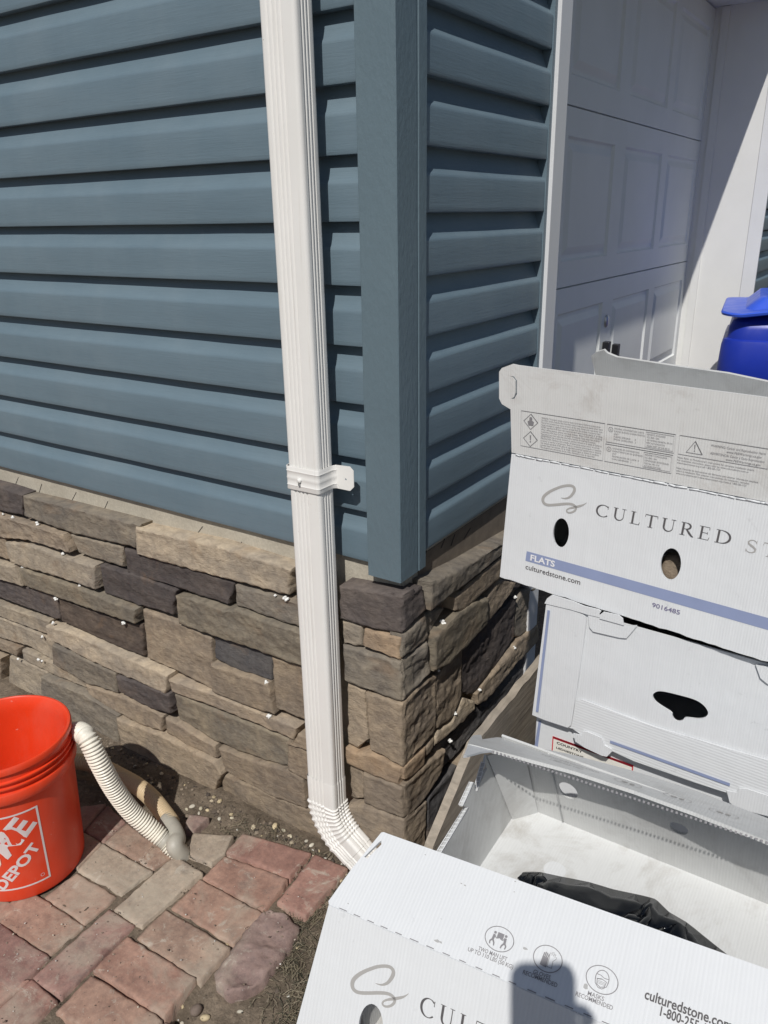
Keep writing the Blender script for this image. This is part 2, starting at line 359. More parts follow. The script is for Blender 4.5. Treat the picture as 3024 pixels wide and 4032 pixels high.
# ================================================================== BRICK PAVING (traced on the ground plane)
def G1(p): q = W(p[0]*.42194, 3100+p[1]*.42194, 2, 0); return (q.x, q.y)
def G2(p): q = W(600+p[0]*.48222, 3100+p[1]*.48222, 2, 0); return (q.x, q.y)
BR = [(.40, .262, .205), (.35, .205, .170), (.385, .275, .218), (.43, .36, .29), (.33, .205, .178), (.385, .24, .19), (.31, .225, .20)]
bricks = [
 (G1, [(250, 930), (785, 1288), (468, 1558), (-70, 1205)], 0), (G1, [(715, 780), (1088, 1005), (790, 1275), (415, 1010)], 0),
 (G1, [(960, 520), (1420, 780), (1130, 1000), (722, 765)], 3), (G1, [(1180, 320), (1610, 630), (1430, 760), (985, 505)], 2),
 (G1, [(1450, 795), (1640, 640), (1890, 800), (1325, 1300), (1068, 1132)], 3), (G1, [(1008, 1125), (1253, 1275), (565, 1958), (300, 1768)], 4),
 (G1, [(-10, 1258), (455, 1578), (125, 1920), (-330, 1610)], 4), (G1, [(290, 1785), (543, 1980), (150, 2330), (-100, 2140)], 1),
 (G1, [(115, 1935), (280, 1795), (-110, 2120), (-400, 1900), (-180, 1740)], 1),
 (G1, [(1190, 1385), (1820, 1775), (1528, 2145), (868, 1700)], 5), (G1, [(852, 1745), (1518, 2160), (1200, 2480), (520, 2085)], 0),
 (G2, [(108, 992), (636, 1300), (385, 1575), (-128, 1215)], 2), (G2, [(392, 740), (912, 1018), (662, 1272), (155, 980)], 0),
 (G2, [(592, 555), (1105, 742), (918, 1005), (405, 725)], 5), (G2, [(735, 368), (1298, 530), (1118, 732), (600, 525)], 1),
 (G2, [(1330, 540), (1595, 650), (1248, 1050), (1018, 930)], 1), (G2, [(345, 375), (660, 390), (588, 540), (478, 625), (215, 530)], 3),
 (G2, [(298, 222), (465, 238), (345, 350), (270, 330)], 6),
 (G1, [(1000, 160), (1170, 310), (965, 510), (790, 400)], 4), (G1, [(770, 170), (985, 150), (780, 395), (600, 300)], 4),
 (G1, [(1540, 2165), (1800, 2350), (1500, 2600), (1215, 2490)], 1), (G1, [(770, 410), (955, 515), (715, 755), (400, 560)], 2),
]
mb = MB(); rnd = random.Random(4); placed = []
def gfr(x, y, h): return (x, y, h)
def add_brick(P, ci, i, lift):
    c = BR[ci]; q_ = 1+rnd.uniform(-.08, .08); c = tuple(x*q_ for x in c)
    cx = sum(p[0] for p in P)/len(P); cy = sum(p[1] for p in P)/len(P); placed.append((cx, cy))
    P = [(cx+(p[0]-cx)*1.008, cy+(p[1]-cy)*1.008) for p in P]
    if len(P) == 4: top, bot = [P[0], P[1]], [P[3], P[2]]
    else: top, bot = [P[0], P[1], P[2]], [P[4], P[3]]
    slab(mb, top, bot, lambda x, y, h: (x, y, h-.05+lift), .05, .0022, .0009, i*2.3+1, c, st=.005, rug=1.2, jit=.0035, tilt=(rnd.uniform(-.003, .003), rnd.uniform(-.003, .003)), base=-.01)
for i, (g, pts, ci) in enumerate(bricks): add_brick([g(p) for p in pts], ci, i, rnd.uniform(-.003, .002))
# the paving goes on in the same rows beyond the picture
a, b_, c_ = Vector(G1((1008, 1125))), Vector(G1((1253, 1275))), Vector(G1((300, 1768)))
eu = (b_-a); ev = (c_-a); o0 = Vector(G1((1008, 1125)))
PT = [G1(p) for p in ((-60, 900), (250, 930), (-70, 1205), (-330, 1610), (-100, 2140), (150, 2330), (520, 2085), (1200, 2480))]
k = 100
for i in range(-14, 18):
    for j in range(-9, 9):
        o = o0+eu*1.04*i+ev*1.03*(j+.5*(i % 2)); P = [o, o+eu, o+eu+ev, o+ev]; cx, cy = (o+(eu+ev)/2)
        if not (-3.0 < cx < .15 and -2.6 < cy < -.22): continue
        q = Vector((cx, cy, 0))-CC; dz = q.dot(CF)
        if dz > 0:
            px = 1512+FL*q.dot(CR)/dz; py = 2016-FL*q.dot(CU)/dz
            if -230 < px < 3300 and py < 4300 and (px > 0 or cy > -.4) : 
                if px > -60 and py > 2700: continue
        if any(math.hypot(cx-p[0], cy-p[1]) < .105 for p in placed): continue
        if cx > -.45 and cy < -1.0: continue
        k += 1; add_brick([(p.x, p.y) for p in P], rnd.choice([0, 1, 2, 4, 5]), k, rnd.uniform(-.003, .002))
o = mb.obj('brick_paving', M_BRICK, smooth=True); setp(o, kind='structure')
# the broken brick lying loose at the open end
mb = MB()
P = [G2(p) for p in [(955, 995), (1105, 1020), (1195, 1130), (1120, 1300), (940, 1530), (840, 1625)]]; Q = [G2(p) for p in [(890, 1010), (740, 1190), (630, 1340), (525, 1480), (505, 1580), (640, 1680)]]
slab(mb, Q, P, lambda x, y, h: (x, y, h-.055), .058, .007, .006, 77, (.31, .225, .205), st=.005, rug=1.3, jit=.008, base=-.01)
o = mb.obj('loose_brick', M_BRICK, smooth=True); setp(o, 'rough broken brick lying loose in the soil at the edge of the paving', 'brick')

# pebbles, gravel and straw
def pebbles(name, n, reg, rmin, rmax, cols, seed, zoff=0.0):
    r = random.Random(seed); mb = MB(); t = (1+5**.5)/2
    ico = [Vector(v).normalized() for v in [(-1, t, 0), (1, t, 0), (-1, -t, 0), (1, -t, 0), (0, -1, t), (0, 1, t), (0, -1, -t), (0, 1, -t), (t, 0, -1), (t, 0, 1), (-t, 0, -1), (-t, 0, 1)]]
    icf = [(0, 11, 5), (0, 5, 1), (0, 1, 7), (0, 7, 10), (0, 10, 11), (1, 5, 9), (5, 11, 4), (11, 10, 2), (10, 7, 6), (7, 1, 8), (3, 9, 4), (3, 4, 2), (3, 2, 6), (3, 6, 8), (3, 8, 9), (4, 9, 5), (2, 4, 11), (6, 2, 10), (8, 6, 7), (9, 8, 1)]
    for _ in range(n):
        x, y, z = reg(r); s = rmin*(rmax/rmin)**(r.random()**1.8); M_ = Matrix.Rotation(r.uniform(0, 6.3), 3, 'Z') @ Matrix.Diagonal((s*r.uniform(.8, 1.5), s*r.uniform(.7, 1.1), s*r.uniform(.5, .8)))
        c = r.choice(cols); q_ = r.uniform(.75, 1.15); c = tuple(q*q_ for q in c)
        mb.add([Vector((x, y, z+s*.25+zoff))+M_ @ (v*r.uniform(.8, 1.15)) for v in ico], icf, c)
    return mb
def P2(px, py, z=-.02): return W(px, py, 2, z)
def edge_reg(r):                       # along the foot of the wall and round the open end of the paving
    k = r.random()
    if k < .45:
        x = r.uniform(-1.3, .12); y = -.05-abs(r.gauss(0, .05)); y = min(y, -.045); 
    elif k < .8:
        x = r.uniform(-.42, -.02); y = r.uniform(-.14, -.05)
    else:
        x = r.uniform(-.25, .30); y = r.uniform(-1.0, -.35)
    return x, y, soilz(x, y)
def vc_mat(name, rough=.9):
    b = NB(name, rough, spec=.25); t = b.attr(); b.base(b.mix(b.ramp(b.noise(120, 4), .3, .7), b.mix(1., t, (.8, .8, .8), 'MULTIPLY'), t)); b.bump(b.noise(200, 3), .3, .001); return b.m
M_VC = vc_mat('small_stone')
mb = pebbles('gravel', 1100, edge_reg, .0018, .0075, [(.20, .16, .12), (.13, .105, .085), (.28, .23, .18), (.09, .075, .065)], 3)
def edge2(r):
    x, y, z = edge_reg(r); return x, y, z
mb2 = pebbles('g', 80, edge2, .003, .009, [(.55, .46, .30), (.60, .52, .38), (.62, .60, .54)], 8)
mb.add(mb2.V, mb2.F, mb2.C)
def onb(r): 
    x = r.uniform(-1.3, -.05); y = r.uniform(-1.1, -.2); return x, y, .0015
mb2 = pebbles('g', 1500, onb, .0007, .0026, [(.5, .44, .36), (.30, .24, .19), (.18, .14, .11), (.62, .60, .56), (.22, .18, .14)], 9)
mb.add(mb2.V, mb2.F, mb2.C)
setp(mb.obj('gravel', M_VC, smooth=False), kind='stuff')
big = [(735, 3187, .008), (757, 3178, .011), (792, 3188, .012), (817, 3193, .009), (783, 3202, .009), (864, 3227, .009), (912, 3215, .010), (915, 3227, .008), (1083, 3262, .016), (1118, 3276, .011), (1146, 3300, .008),
       (1228, 3340, .010), (1208, 3322, .008), (1258, 3360, .007), (805, 3985, .016), (930, 3910, .018), (944, 3967, .009), (1170, 3730, .009), (770, 3965, .026), (440, 3010, .012), (425, 2985, .014), (712, 4000, .008), (893, 3730, .009)]
def pebl(x, y):
    if x < 500: return 'pale pebble on the soil behind the bucket, by the foot of the wall'
    if y > 3900: return 'pale pebble on the bare soil below the end of the brick paving'
    if x > 1160 and y > 3700: return 'yellow pebble in the dry grass beside the loose broken brick'
    if y > 3700: return 'white pebble at the corner where three bricks meet'
    if x < 830: return 'pale pebble in the cluster at the foot of the wall, right of the hose shadow'
    if x < 1000: return 'pale pebble on bare soil midway between the hose and the downspout'
    return 'yellowish pebble in the gravel line at the wall foot, left of the downspout elbow'
for i, (px, py, s) in enumerate(big):
    q = P2(px, py); r_ = random.Random(i)
    m1 = pebbles('p', 1, lambda r: (q.x, q.y, soilz(q.x, q.y)), s*.75, s*.76, [(.62, .52, .34), (.60, .55, .42), (.66, .62, .52)] if s < .017 else [(.24, .19, .16)], 100+i)
    o = m1.obj('pebble', M_VC, smooth=True); s_ = o.modifiers.new('s', 'SUBSURF'); s_.levels = 1; s_.render_levels = 1
    setp(o, {14: 'dull brown stone lump with two pale pebbles beside it on the bottom soil', 18: 'flat grey brown stone just beyond the bottom end of the brick paving'}.get(i, pebl(px, py)), 'pebble', 'pebbles on the soil')
# straw and dead grass
r = random.Random(21); mb = MB()
for i in range(1100):
    k = r.random()*.86
    if k < .35: x = r.uniform(-.5, .05); y = r.uniform(-.2, -.06)
    elif k < .85:
        g_ = P2(r.gauss(1190, 75), r.uniform(3560, 4080)); x, y = g_.x, g_.y
    else: x = r.uniform(-1.2, 0); y = r.uniform(-.4, -.05)
    if y > -.055: continue
    th = r.uniform(0, 6.3); L = r.uniform(.010, .045); bend = r.uniform(-.7, .7); z = soilz(x, y)+r.uniform(.001, .008); pts = []
    if k > .85: z = max(z, .003)
    for s in range(5):
        t = s/4; pts.append((x+math.cos(th+bend*t)*L*t, y+math.sin(th+bend*t)*L*t, z+.010*math.sin(t*3)*r.random()))
    c = r.choice([(.22, .19, .13), (.15, .13, .09), (.09, .09, .065), (.30, .26, .19)])
    mb.tube(pts, r.uniform(.0003, .0008), 4, False, c)
setp(mb.obj('dry_grass', M_VC), kind='stuff')

# ================================================================== HOUSE
house = thing('house', 'house corner with blue lap siding, brown ledge stone base and white garage door', 'house', (-1.5, 2.0, 0))
EXP = .1143
def siding_profile(n):
    P = []
    for k in range(n):
        z = k*EXP
        P += [(.0242, z+.001), (.004, z), (.0008, z+.0006), (.0, z+.003), (.0002, z+.012), (.0004, z+.034), (.0008, z+.0625), (.0014, z+.0662), (.0034, z+.0700), (.0062, z+.0728), (.0085, z+.0750), (.0140, z+.0850), (.0235, z+EXP-.003)]
    return P
def make_siding(name, n, z0, s0, s1, fr, mat, seed):
    prof = siding_profile(n); ss = [s0]
    while ss[-1] < s1-.001: ss.append(min(s1, ss[-1]+.045))
    V = []; F = []
    for s in ss:
        for (d, z) in prof:
            kk = int((z+.002)/EXP); q = Vector((s*2.4, kk*5.1+seed, z*6))
            V.append(fr(s, d+.0011*noise.noise(q)+.0007*noise.noise(q*3.1), z0+z+.0006*noise.noise(q*1.3)))
    n_ = len(prof)
    for i in range(len(ss)-1):
        for j in range(n_-1): F.append((i*n_+j, (i+1)*n_+j, (i+1)*n_+j+1, i*n_+j+1))
    o = mobj(name, V, F, mat, house, True)
    o.modifiers.new('es', 'EDGE_SPLIT').split_angle = math.radians(35)
    return o
NC = 20
make_siding('siding', NC, ZB, -3.3, -.062, lambda s, d, z: (s, d, z), M_SIDL, 1)
make_siding('siding', NC, ZB+.0136, .07, .668, lambda s, d, z: (-d, s, z), M_SIDR, 9)
# corner post: swept profile
prof = [(-.060, .014), (-.0755, .014), (-.0755, -.0185), (-.0740, -.0200), (.0040, -.0200), (.0062, -.0180), (.0062, .048), (.0045, .050), (.0045, .0535), (.0066, .0555), (.0066, .0815), (.0050, .083), (-.014, .083), (-.014, .07)]
zs = [ZB-.018+i*.03 for i in range(84)]; V = []; F = []; n_ = len(prof)
for z in zs:
    for i, (x, y) in enumerate(prof):
        V.append((x+.0005*noise.noise(Vector((x*20, y*20, z*5))), y+.0005*noise.noise(Vector((x*20+9, y*20, z*5))), z))
for i in range(len(zs)-1):
    for j in range(n_-1): F.append((i*n_+j, i*n_+j+1, (i+1)*n_+j+1, (i+1)*n_+j))
o = mobj('corner_post', V, F, M_POST, house, False); o.modifiers.new('es', 'EDGE_SPLIT')
# cement coat behind the stone and the dark sheathing behind the siding
mb = MB(); zt = ZB+.004
mb.box((-3.3, .0145, -.08), (-.046, .12, zt)); mb.box((-.12, .083, -.08), (-.0165, 4.9, zt)) if False else None
mb.box((-.12, .0832, -.08), (-.0145, .70, zt))
r = random.Random(5)
o = mb.obj('cement_coat', M_CEM, house)
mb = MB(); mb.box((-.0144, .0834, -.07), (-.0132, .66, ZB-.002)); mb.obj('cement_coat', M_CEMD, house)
mb = MB(); mb.box((-.0455, .0150, -.08), (-.0155, .083, ZB-.004)); mb.obj('cement_coat', M_CEM, house)
mb = MB(); mb.box((-3.3, .031, ZB+.005), (-.03, .13, 3.1)); mb.box((-.13, .131, ZB+.005), (-.030, .70, 3.1)); mb.obj('sheathing', M_DARK, house)
# slanted dark slots in the cement strip
mb = MB()
for (x0, y0, x1, y1) in [(145, 140, 172, 70), (358, 240, 390, 132), (658, 312, 712, 210), (962, 396, 1008, 293), (1820, 626, 1892, 528), (2195, 733, 2258, 672), (2684, 856, 2712, 828)]:
    a = W(x0*.42194, 1850+y0*.42194, 1, .0145); b = W(x1*.42194, 1850+y1*.42194, 1, .0145)
    mb = MB(); mb.obox(a+Vector((-.0013, -.0006, 0)), (.0026, 0, 0), (0, .004, 0), b-a); mb.obj('weep_slot', M_DARK, house)
for (x0, y0, x1, y1) in [(370, 160, 410, 60), (480, 130, 520, 10), (185, 250, 215, 190), (620, 60, 690, -60)]:
    a = W(1600+x0*.3617, 2100+y0*.3617, 0, -.0145); b = W(1600+x1*.3617, 2100+y1*.3617, 0, -.0145)
    mb = MB(); mb.obox(a+Vector((-.0015, -.0015, 0)), (.004, 0, 0), (0, .003, 0), b-a); mb.obj('weep_slot', M_DARK, house)

# ---- stone veneer, traced
YF, XF = -.035, .020
def lp(s, ox, oy):
    return lambda p: (lambda q: (q.x, q.z))(W(ox+p[0]*s, oy+p[1]*s, 1, YF))
def rp(s, ox, oy):
    return lambda p: (lambda q: (q.y, q.z))(W(ox+p[0]*s, oy+p[1]*s, 0, XF))
ZA = lp(.42194, 0, 1850); ZBm = lp(.42194, 550, 2000); ZC = lp(.42194, 0, 2400); ZD = lp(.48222, 550, 2600); ZE = lp(.54237, 1320, 2200)
RE = rp(.54237, 1320, 2200); R4 = rp(.36166, 1600, 2100)
tan = (.385, .315, .24); purp = (.124, .106, .100); brn = (.315, .256, .195); gry = (.235, .207, .172); olv = (.250, .216, .168); dgy = (.128, .122, .122); lt = (.43, .362, .28); org = (.40, .30, .21); gtn = (.35, .30, .238)
S_L = [  # (map, top polyline, bottom polyline, colour, ruggedness)
 (ZA, [(-700, -20), (0, 165), (200, 232)], [(-700, 150), (0, 405), (188, 440)], purp, 1.2),
 (ZA, [(190, 240), (560, 330), (1290, 520)], [(210, 450), (660, 610), (1250, 745)], (.235, .205, .168), 1.0),
 (ZBm, [(-52, 180), (700, 345), (1400, 570)], [(-48, 445), (640, 640), (1375, 835)], lt, .8),
 (ZBm, [(1405, 570), (1660, 640)], [(1400, 880), (1660, 985)], purp, 1),
 (ZA, [(-700, 250), (0, 420), (350, 520), (600, 600)], [(-700, 440), (0, 632), (300, 665), (655, 780)], brn, 1.6),
 (ZA, [(615, 608), (1112, 735)], [(685, 800), (1115, 940)], gtn, .8),
 (ZBm, [(-182, 388), (400, 560), (850, 720)], [(-155, 630), (330, 775), (790, 945)], purp, .8),
 (ZBm, [(862, 728), (1300, 845), (1660, 950)], [(872, 928), (1440, 1125), (1660, 1200)], gry, 1.2),
 (ZA, [(-700, 400), (30, 645)], [(-700, 620), (88, 860)], brn, 1.2),
 (ZA, [(48, 665), (300, 690), (560, 795), (890, 890)], [(105, 870), (560, 1005), (912, 1118)], gtn, .6),
 (ZA, [(897, 892), (1300, 1010), (1612, 1140)], [(940, 1172), (1270, 1290), (1580, 1378)], purp, 1),
 (ZBm, [(325, 820), (500, 850), (790, 950), (880, 935), (1440, 1135), (1660, 1210)], [(350, 1092), (640, 1195), (1040, 1325), (1215, 1388), (1660, 1545)], olv, 1.6),
 (ZA, [(-700, 640), (0, 870), (145, 890)], [(-700, 820), (0, 1030), (205, 1090)], gtn, .8),
 (ZA, [(165, 905), (700, 1075), (1268, 1300)], [(220, 1085), (800, 1290), (1270, 1440)], olv, 1),
 (ZBm, [(-22, 962), (350, 1098), (636, 1235)], [(20, 1437), (300, 1560), (652, 1740)], brn, .9),
 (ZBm, [(642, 1218), (1040, 1335), (1206, 1395)], [(650, 1440), (900, 1560), (1200, 1645)], dgy, .9),
 (ZBm, [(1195, 1408), (1450, 1480), (1660, 1560)], [(1225, 1905), (1440, 1995), (1660, 2110)], brn, .7),
 (ZD, [(570, 25), (800, 105), (1052, 185)], [(585, 262), (900, 395), (1095, 448)], brn, .7),
 (ZA, [(-700, 730), (0, 1042), (490, 1190)], [(-700, 950), (0, 1228), (525, 1430)], purp, 1.1),
 (ZC, [(500, -95), (900, 50), (1290, 170)], [(532, 135), (1100, 400), (1300, 475)], (.125, .10, .085), 1.0),
 (ZC, [(432, 142), (640, 190), (1100, 400), (1572, 610)], [(448, 262), (900, 500), (1100, 590), (1552, 785)], lt, .6),
 (ZC, [(-700, -300), (0, -18), (428, 118)], [(-700, -150), (0, 100), (438, 265)], gtn, .8),
 (ZC, [(-700, -140), (0, 108), (220, 200), (470, 298)], [(-700, 30), (0, 308), (230, 372), (478, 520)], gtn, .9),
 (ZC, [(482, 320), (700, 415), (1078, 590)], [(484, 512), (800, 700), (1090, 790)], gry, 1.1),
 (ZC, [(155, 385), (480, 530), (785, 690)], [(182, 500), (450, 635), (782, 770)], gtn, 1),
 (ZC, [(-700, 40), (0, 320), (148, 378)], [(-700, 150), (0, 400), (148, 452)], brn, 1.2),
 (ZD, [(222, 150), (660, 300), (1285, 560)], [(245, 272), (700, 440), (1238, 668)], tan, .6),
 (ZC, [(1085, 603), (1330, 690), (1590, 790)], [(1115, 765), (1400, 930), (1600, 985)], purp, 1.2),
 (ZC, [(792, 700), (1100, 800), (1330, 890), (1512, 1000)], [(835, 795), (1060, 950), (1330, 1095), (1510, 1150)], brn, 1),
 (ZC, [(390, 615), (780, 780), (1060, 955), (1105, 985)], [(370, 1000), (640, 1120), (900, 1200), (1118, 1250)], gry, 1),
 (ZC, [(40, 455), (230, 520), (398, 610)], [(40, 880), (200, 950), (368, 1010)], gtn, .7),
 (ZC, [(-700, 100), (-300, 300), (-20, 470)], [(-700, 620), (-300, 780), (-20, 860)], brn, 1),
 (ZD, [(252, 285), (560, 410), (900, 545), (1192, 668)], [(288, 505), (600, 702), (1070, 880), (1190, 905)], olv, .9),
 (ZD, [(195, 472), (285, 512), (605, 708)], [(200, 605), (400, 720), (620, 820)], brn, .7),
 (ZD, [(-182, 465), (190, 605), (622, 828), (672, 935)], [(-150, 690), (100, 860), (330, 1000), (600, 1108)], tan, .9),
 (ZD, [(618, 718), (900, 825), (1190, 910), (1320, 985)], [(680, 925), (1090, 1150), (1340, 1240)], brn, .9),
 (ZD, [(1192, 680), (1500, 790)], [(1195, 910), (1500, 1075)], brn, .7),
 (ZD, [(1245, 668), (1300, 590), (1500, 655)], [(1190, 675), (1500, 785)], brn, .7),
 (ZD, [(645, 955), (900, 1060), (1090, 1152), (1345, 1245), (1700, 1390)], [(640, 1200), (930, 1330), (1110, 1400), (1400, 1560), (1760, 1740)], brn, .8),
 # right of the downspout, up to the corner
 (ZE, [(26, 188), (280, 235), (488, 275)], [(30, 440), (280, 520), (474, 558)], purp, 1.0),
 (ZE, [(32, 448), (110, 465), (182, 495)], [(38, 628), (110, 645), (182, 652)], gtn, 1),
 (ZE, [(190, 510), (330, 540), (470, 570)], [(190, 640), (330, 695), (468, 745)], org, .7),
 (ZE, [(44, 632), (260, 690), (480, 750)], [(52, 890), (260, 970), (488, 1045)], gry, .9),
 (ZE, [(60, 905), (130, 930), (205, 968)], [(64, 1360), (145, 1405), (234, 1330)], tan, .9),
 (ZE, [(212, 970), (350, 1010), (490, 1052)], [(240, 1395), (360, 1450), (494, 1520)], brn, .9),
 (ZE, [(64, 1370), (145, 1410), (240, 1402), (488, 1525)], [(68, 1490), (280, 1590), (468, 1655)], org, .5),
 (ZE, [(70, 1510), (125, 1520), (180, 1548)], [(75, 1765), (130, 1782), (184, 1775)], brn, .9),
 (ZE, [(188, 1552), (330, 1600), (482, 1662)], [(195, 1782), (360, 1850), (500, 1892)], brn, 1),
 (ZE, [(76, 1785), (190, 1790), (500, 1900)], [(-40, 2230), (200, 2330), (500, 2420)], brn, .7),
]
S_R = [
 (RE, [(503, 272), (560, 245), (640, 192)], [(480, 560), (560, 480), (662, 378)], purp, 1.2),
 (R4, [(215, 520), (650, 300), (1050, 60), (1420, -160)], [(232, 835), (600, 560), (1040, 205), (1420, -60)], gry, 1),
 (RE, [(474, 570), (560, 490), (665, 405)], [(474, 745), (560, 690), (690, 590)], gry, 2.2),
 (RE, [(672, 402), (760, 370), (830, 362)], [(695, 588), (740, 540), (770, 480)], gry, 2.2),
 (R4, [(500, 690), (880, 345), (1030, 245), (1420, -30)], [(520, 850), (600, 850), (980, 520), (1420, 130)], brn, 1),
 (R4, [(262, 1125), (500, 880), (700, 740), (862, 690)], [(268, 1515), (450, 1400), (660, 1200), (865, 985)], olv, 1.0),
 (R4, [(868, 715), (1010, 485), (1190, 535)], [(872, 995), (960, 900), (1090, 700)], brn, 1.2),
 (R4, [(1100, 700), (1200, 540), (1420, 400)], [(1060, 760), (1240, 620), (1420, 560)], purp, 1.2),
 (RE, [(484, 752), (570, 690), (672, 600)], [(494, 1045), (580, 960), (692, 830)], gry, 2),
 (R4, [(645, 1300), (860, 1020), (1050, 850), (1222, 690)], [(640, 1765), (760, 1780), (1000, 1500), (1222, 1150)], purp, 1.4),
 (R4, [(1232, 780), (1300, 640), (1480, 560)], [(1225, 1145), (1290, 1150), (1480, 1000)], gry, 1.2),
 (RE, [(745, 880), (850, 735), (942, 655)], [(742, 1250), (860, 1180), (935, 1000)], brn, 1.6),
 (RE, [(500, 1050), (600, 940), (700, 860), (742, 850)], [(505, 1515), (570, 1440), (660, 1350), (738, 1255)], brn, 1.6),
 (RE, [(742, 1265), (860, 1180), (945, 1008), (1018, 1030)], [(735, 1365), (860, 1260), (950, 1170), (1015, 1100)], lt, 1),
 (RE, [(665, 1370), (700, 1330), (735, 1290)], [(668, 1450), (700, 1420), (732, 1375)], brn, 1),
 (RE, [(1030, 985), (1110, 885), (1330, 605), (1480, 480)], [(1040, 1065), (1100, 1040), (1330, 760), (1480, 600)], brn, 1.6),
 (RE, [(498, 1528), (580, 1440), (662, 1365)], [(474, 1652), (560, 1600), (660, 1510)], org, .9),
 (RE, [(486, 1665), (640, 1520), (805, 1380)], [(532, 1888), (640, 1780), (780, 1560)], brn, 1.2),
 (RE, [(512, 1895), (590, 1830), (670, 1752)], [(500, 2420), (590, 2300), (655, 2150)], brn, 1.2),
 (RE, [(740, 1375), (900, 1260), (1050, 1080)], [(800, 1560), (950, 1400), (1100, 1200)], dgy, 1.2),
 (RE, [(678, 1745), (790, 1620), (900, 1500)], [(670, 2140), (790, 2000), (900, 1850)], dgy, 1.2),
 (RE, [(1060, 1085), (1200, 920), (1480, 620)], [(1100, 1250), (1250, 1100), (1480, 800)], dgy, 1.2),
 (RE, [(900, 1490), (1100, 1260), (1480, 820)], [(900, 1840), (1100, 1620), (1480, 1150)], brn, 1.2),
]
mb = MB(); r = random.Random(11)
def shrink(T, B, g):
    # leave a thin open joint round each stone
    T = [(x+(.0016 if k == 0 else (-.0016 if k == len(T)-1 else 0)), z-g) for k, (x, z) in enumerate(T)]; B = [(x+(.0016 if k == 0 else (-.0016 if k == len(B)-1 else 0)), z+g) for k, (x, z) in enumerate(B)]
    return T, B
def ext_left(T, B):
    return T, B
for i, (mp, T, B, c, rg) in enumerate(S_L):
    T = [mp(p) for p in T]; B = [mp(p) for p in B]; T, B = shrink(T, B, .0019)
    dp = .0495+r.uniform(-.018, .006)
    if mp is ZE and i < 60 and T[-1][0] > .0: dp = .0495; 
    q_ = r.uniform(.88, 1.08); c = tuple(x*q_ for x in c)
    slab(mb, T, B, lambda x, z, h: (x, .0145-h, z), dp, .0040, .0023, i+1, c, st=.0036, rug=rg, jit=.0045, tilt=(r.uniform(-.004, .004), r.uniform(-.004, .002)))
o = mb.obj('stone_veneer', M_STONE, house, smooth=True); o.modifiers.new('es', 'EDGE_SPLIT').split_angle = math.radians(55)
# stones further left, beyond the picture
mb = MB(); x = -3.28; z = -.05
for row in range(9):
    zz0 = -.05+row*.094; x = -3.28
    while x < -1.75:
        L = r.uniform(.18, .42); x1 = min(x+L, -1.70)
        slab(mb, [(x, zz0+.09), (x1, zz0+.09)], [(x, zz0), (x1, zz0)], lambda a, b, h: (a, .0145-h, b), .04+r.uniform(-.01, .01), .007, .003, row*9+x, r.choice([tan, brn, gry, purp, olv]), st=.012)
        x = x1+.003
mb.obj('stone_veneer', M_STONE, house, smooth=True)
mb = MB()
for i, (mp, T, B, c, rg) in enumerate(S_R):
    T = [mp(p) for p in T]; B = [mp(p) for p in B]
    T = [(max(p[0], -.031), p[1]-.0026) for p in T]; B = [(max(p[0], -.031), p[1]+.0026) for p in B]
    cor = T[0][0] < .02; dp = .0345 if cor else {1: .047, 3: .022, 4: .042, 5: .046, 6: .036, 9: .026, 11: .030, 13: .034}.get(i, .030+r.uniform(-.012, .008))
    q_ = r.uniform(.88, 1.08); c = tuple(x*q_ for x in c)
    slab(mb, T, B, lambda y, z, h: (-.0145+h, y, z), dp, .0032, .0030, i+200, c, st=.0042, rug=rg, jit=.0045, tilt=(r.uniform(-.004, .004), r.uniform(-.004, .003)))
o = mb.obj('stone_veneer', M_STONE, house, smooth=True); o.modifiers.new('es', 'EDGE_SPLIT').split_angle = math.radians(55)

# ---- garage front: trims, jambs, header, door
YJ0, YJ1, XD, ZH = .735, 3.703, -.368, 2.49
mb = MB()
mb.box((-.05, .667, -.05), (.0115, .7345, 3.1)); mb.box((-.03, .7348, -.05), (.006, .742, 3.1))
mb.obj('door_trim', M_TRIM, house, bevel=.002)
mb = MB(); mb.box((-.0225, .6522, ZB-.01), (.0022, .6668, 3.1)); mb.obj('siding_channel', M_SIDR, house)
mb = MB(); mb.box((-.06, 3.7035, -.05), (.012, 3.7235, 3.1)); mb.obj('door_trim', M_TRIM, house, bevel=.002)
mb = MB(); mb.box((-.06, YJ0, ZH), (.012, YJ1, ZH+.09)); mb.obj('door_trim', M_TRIM, house, bevel=.002)
mb = MB(); mb.box((XD-.06, .60, -.05), (-.051, .7340, ZH+.3)); mb.obj('jamb', M_JAMB, house)
mb = MB(); mb.box((XD-.06, YJ1+.001, -.05), (-.061, 3.85, ZH+.3)); mb.box((XD+.035, YJ1-.010, -.05), (XD+.075, YJ1+.0005, ZH-.002)); mb.obj('jamb', M_JAMB, house)
mb = MB(); mb.box((XD-.06, YJ0, ZH+.002), (-.061, YJ1, ZH+.3)); mb.obj('header', M_JAMB, house)
make_siding('siding', 4, ZH+.095, .735, 3.7, lambda s, d, z: (-d, s, z), M_SIDR, 15)
make_siding('siding', NC, ZB+.0136, 3.7245, 5.6, lambda s, d, z: (-d, s, z), M_SIDR, 19)
mb = MB(); mb.box((-.13, 3.851, -.08), (-.022, 5.6, 3.1)); mb.obj('sheathing', M_DARK, house)
mb = MB(); mb.box((-.06, 3.761, -.08), (.012, 5.6, ZB)); mb.obj('cement_coat', M_CEM, house)
mb = MB(); mb.box((-3.35, -.004, 3.10), (.016, 5.6, 3.22)); mb.obj('fascia', M_TRIM, house)
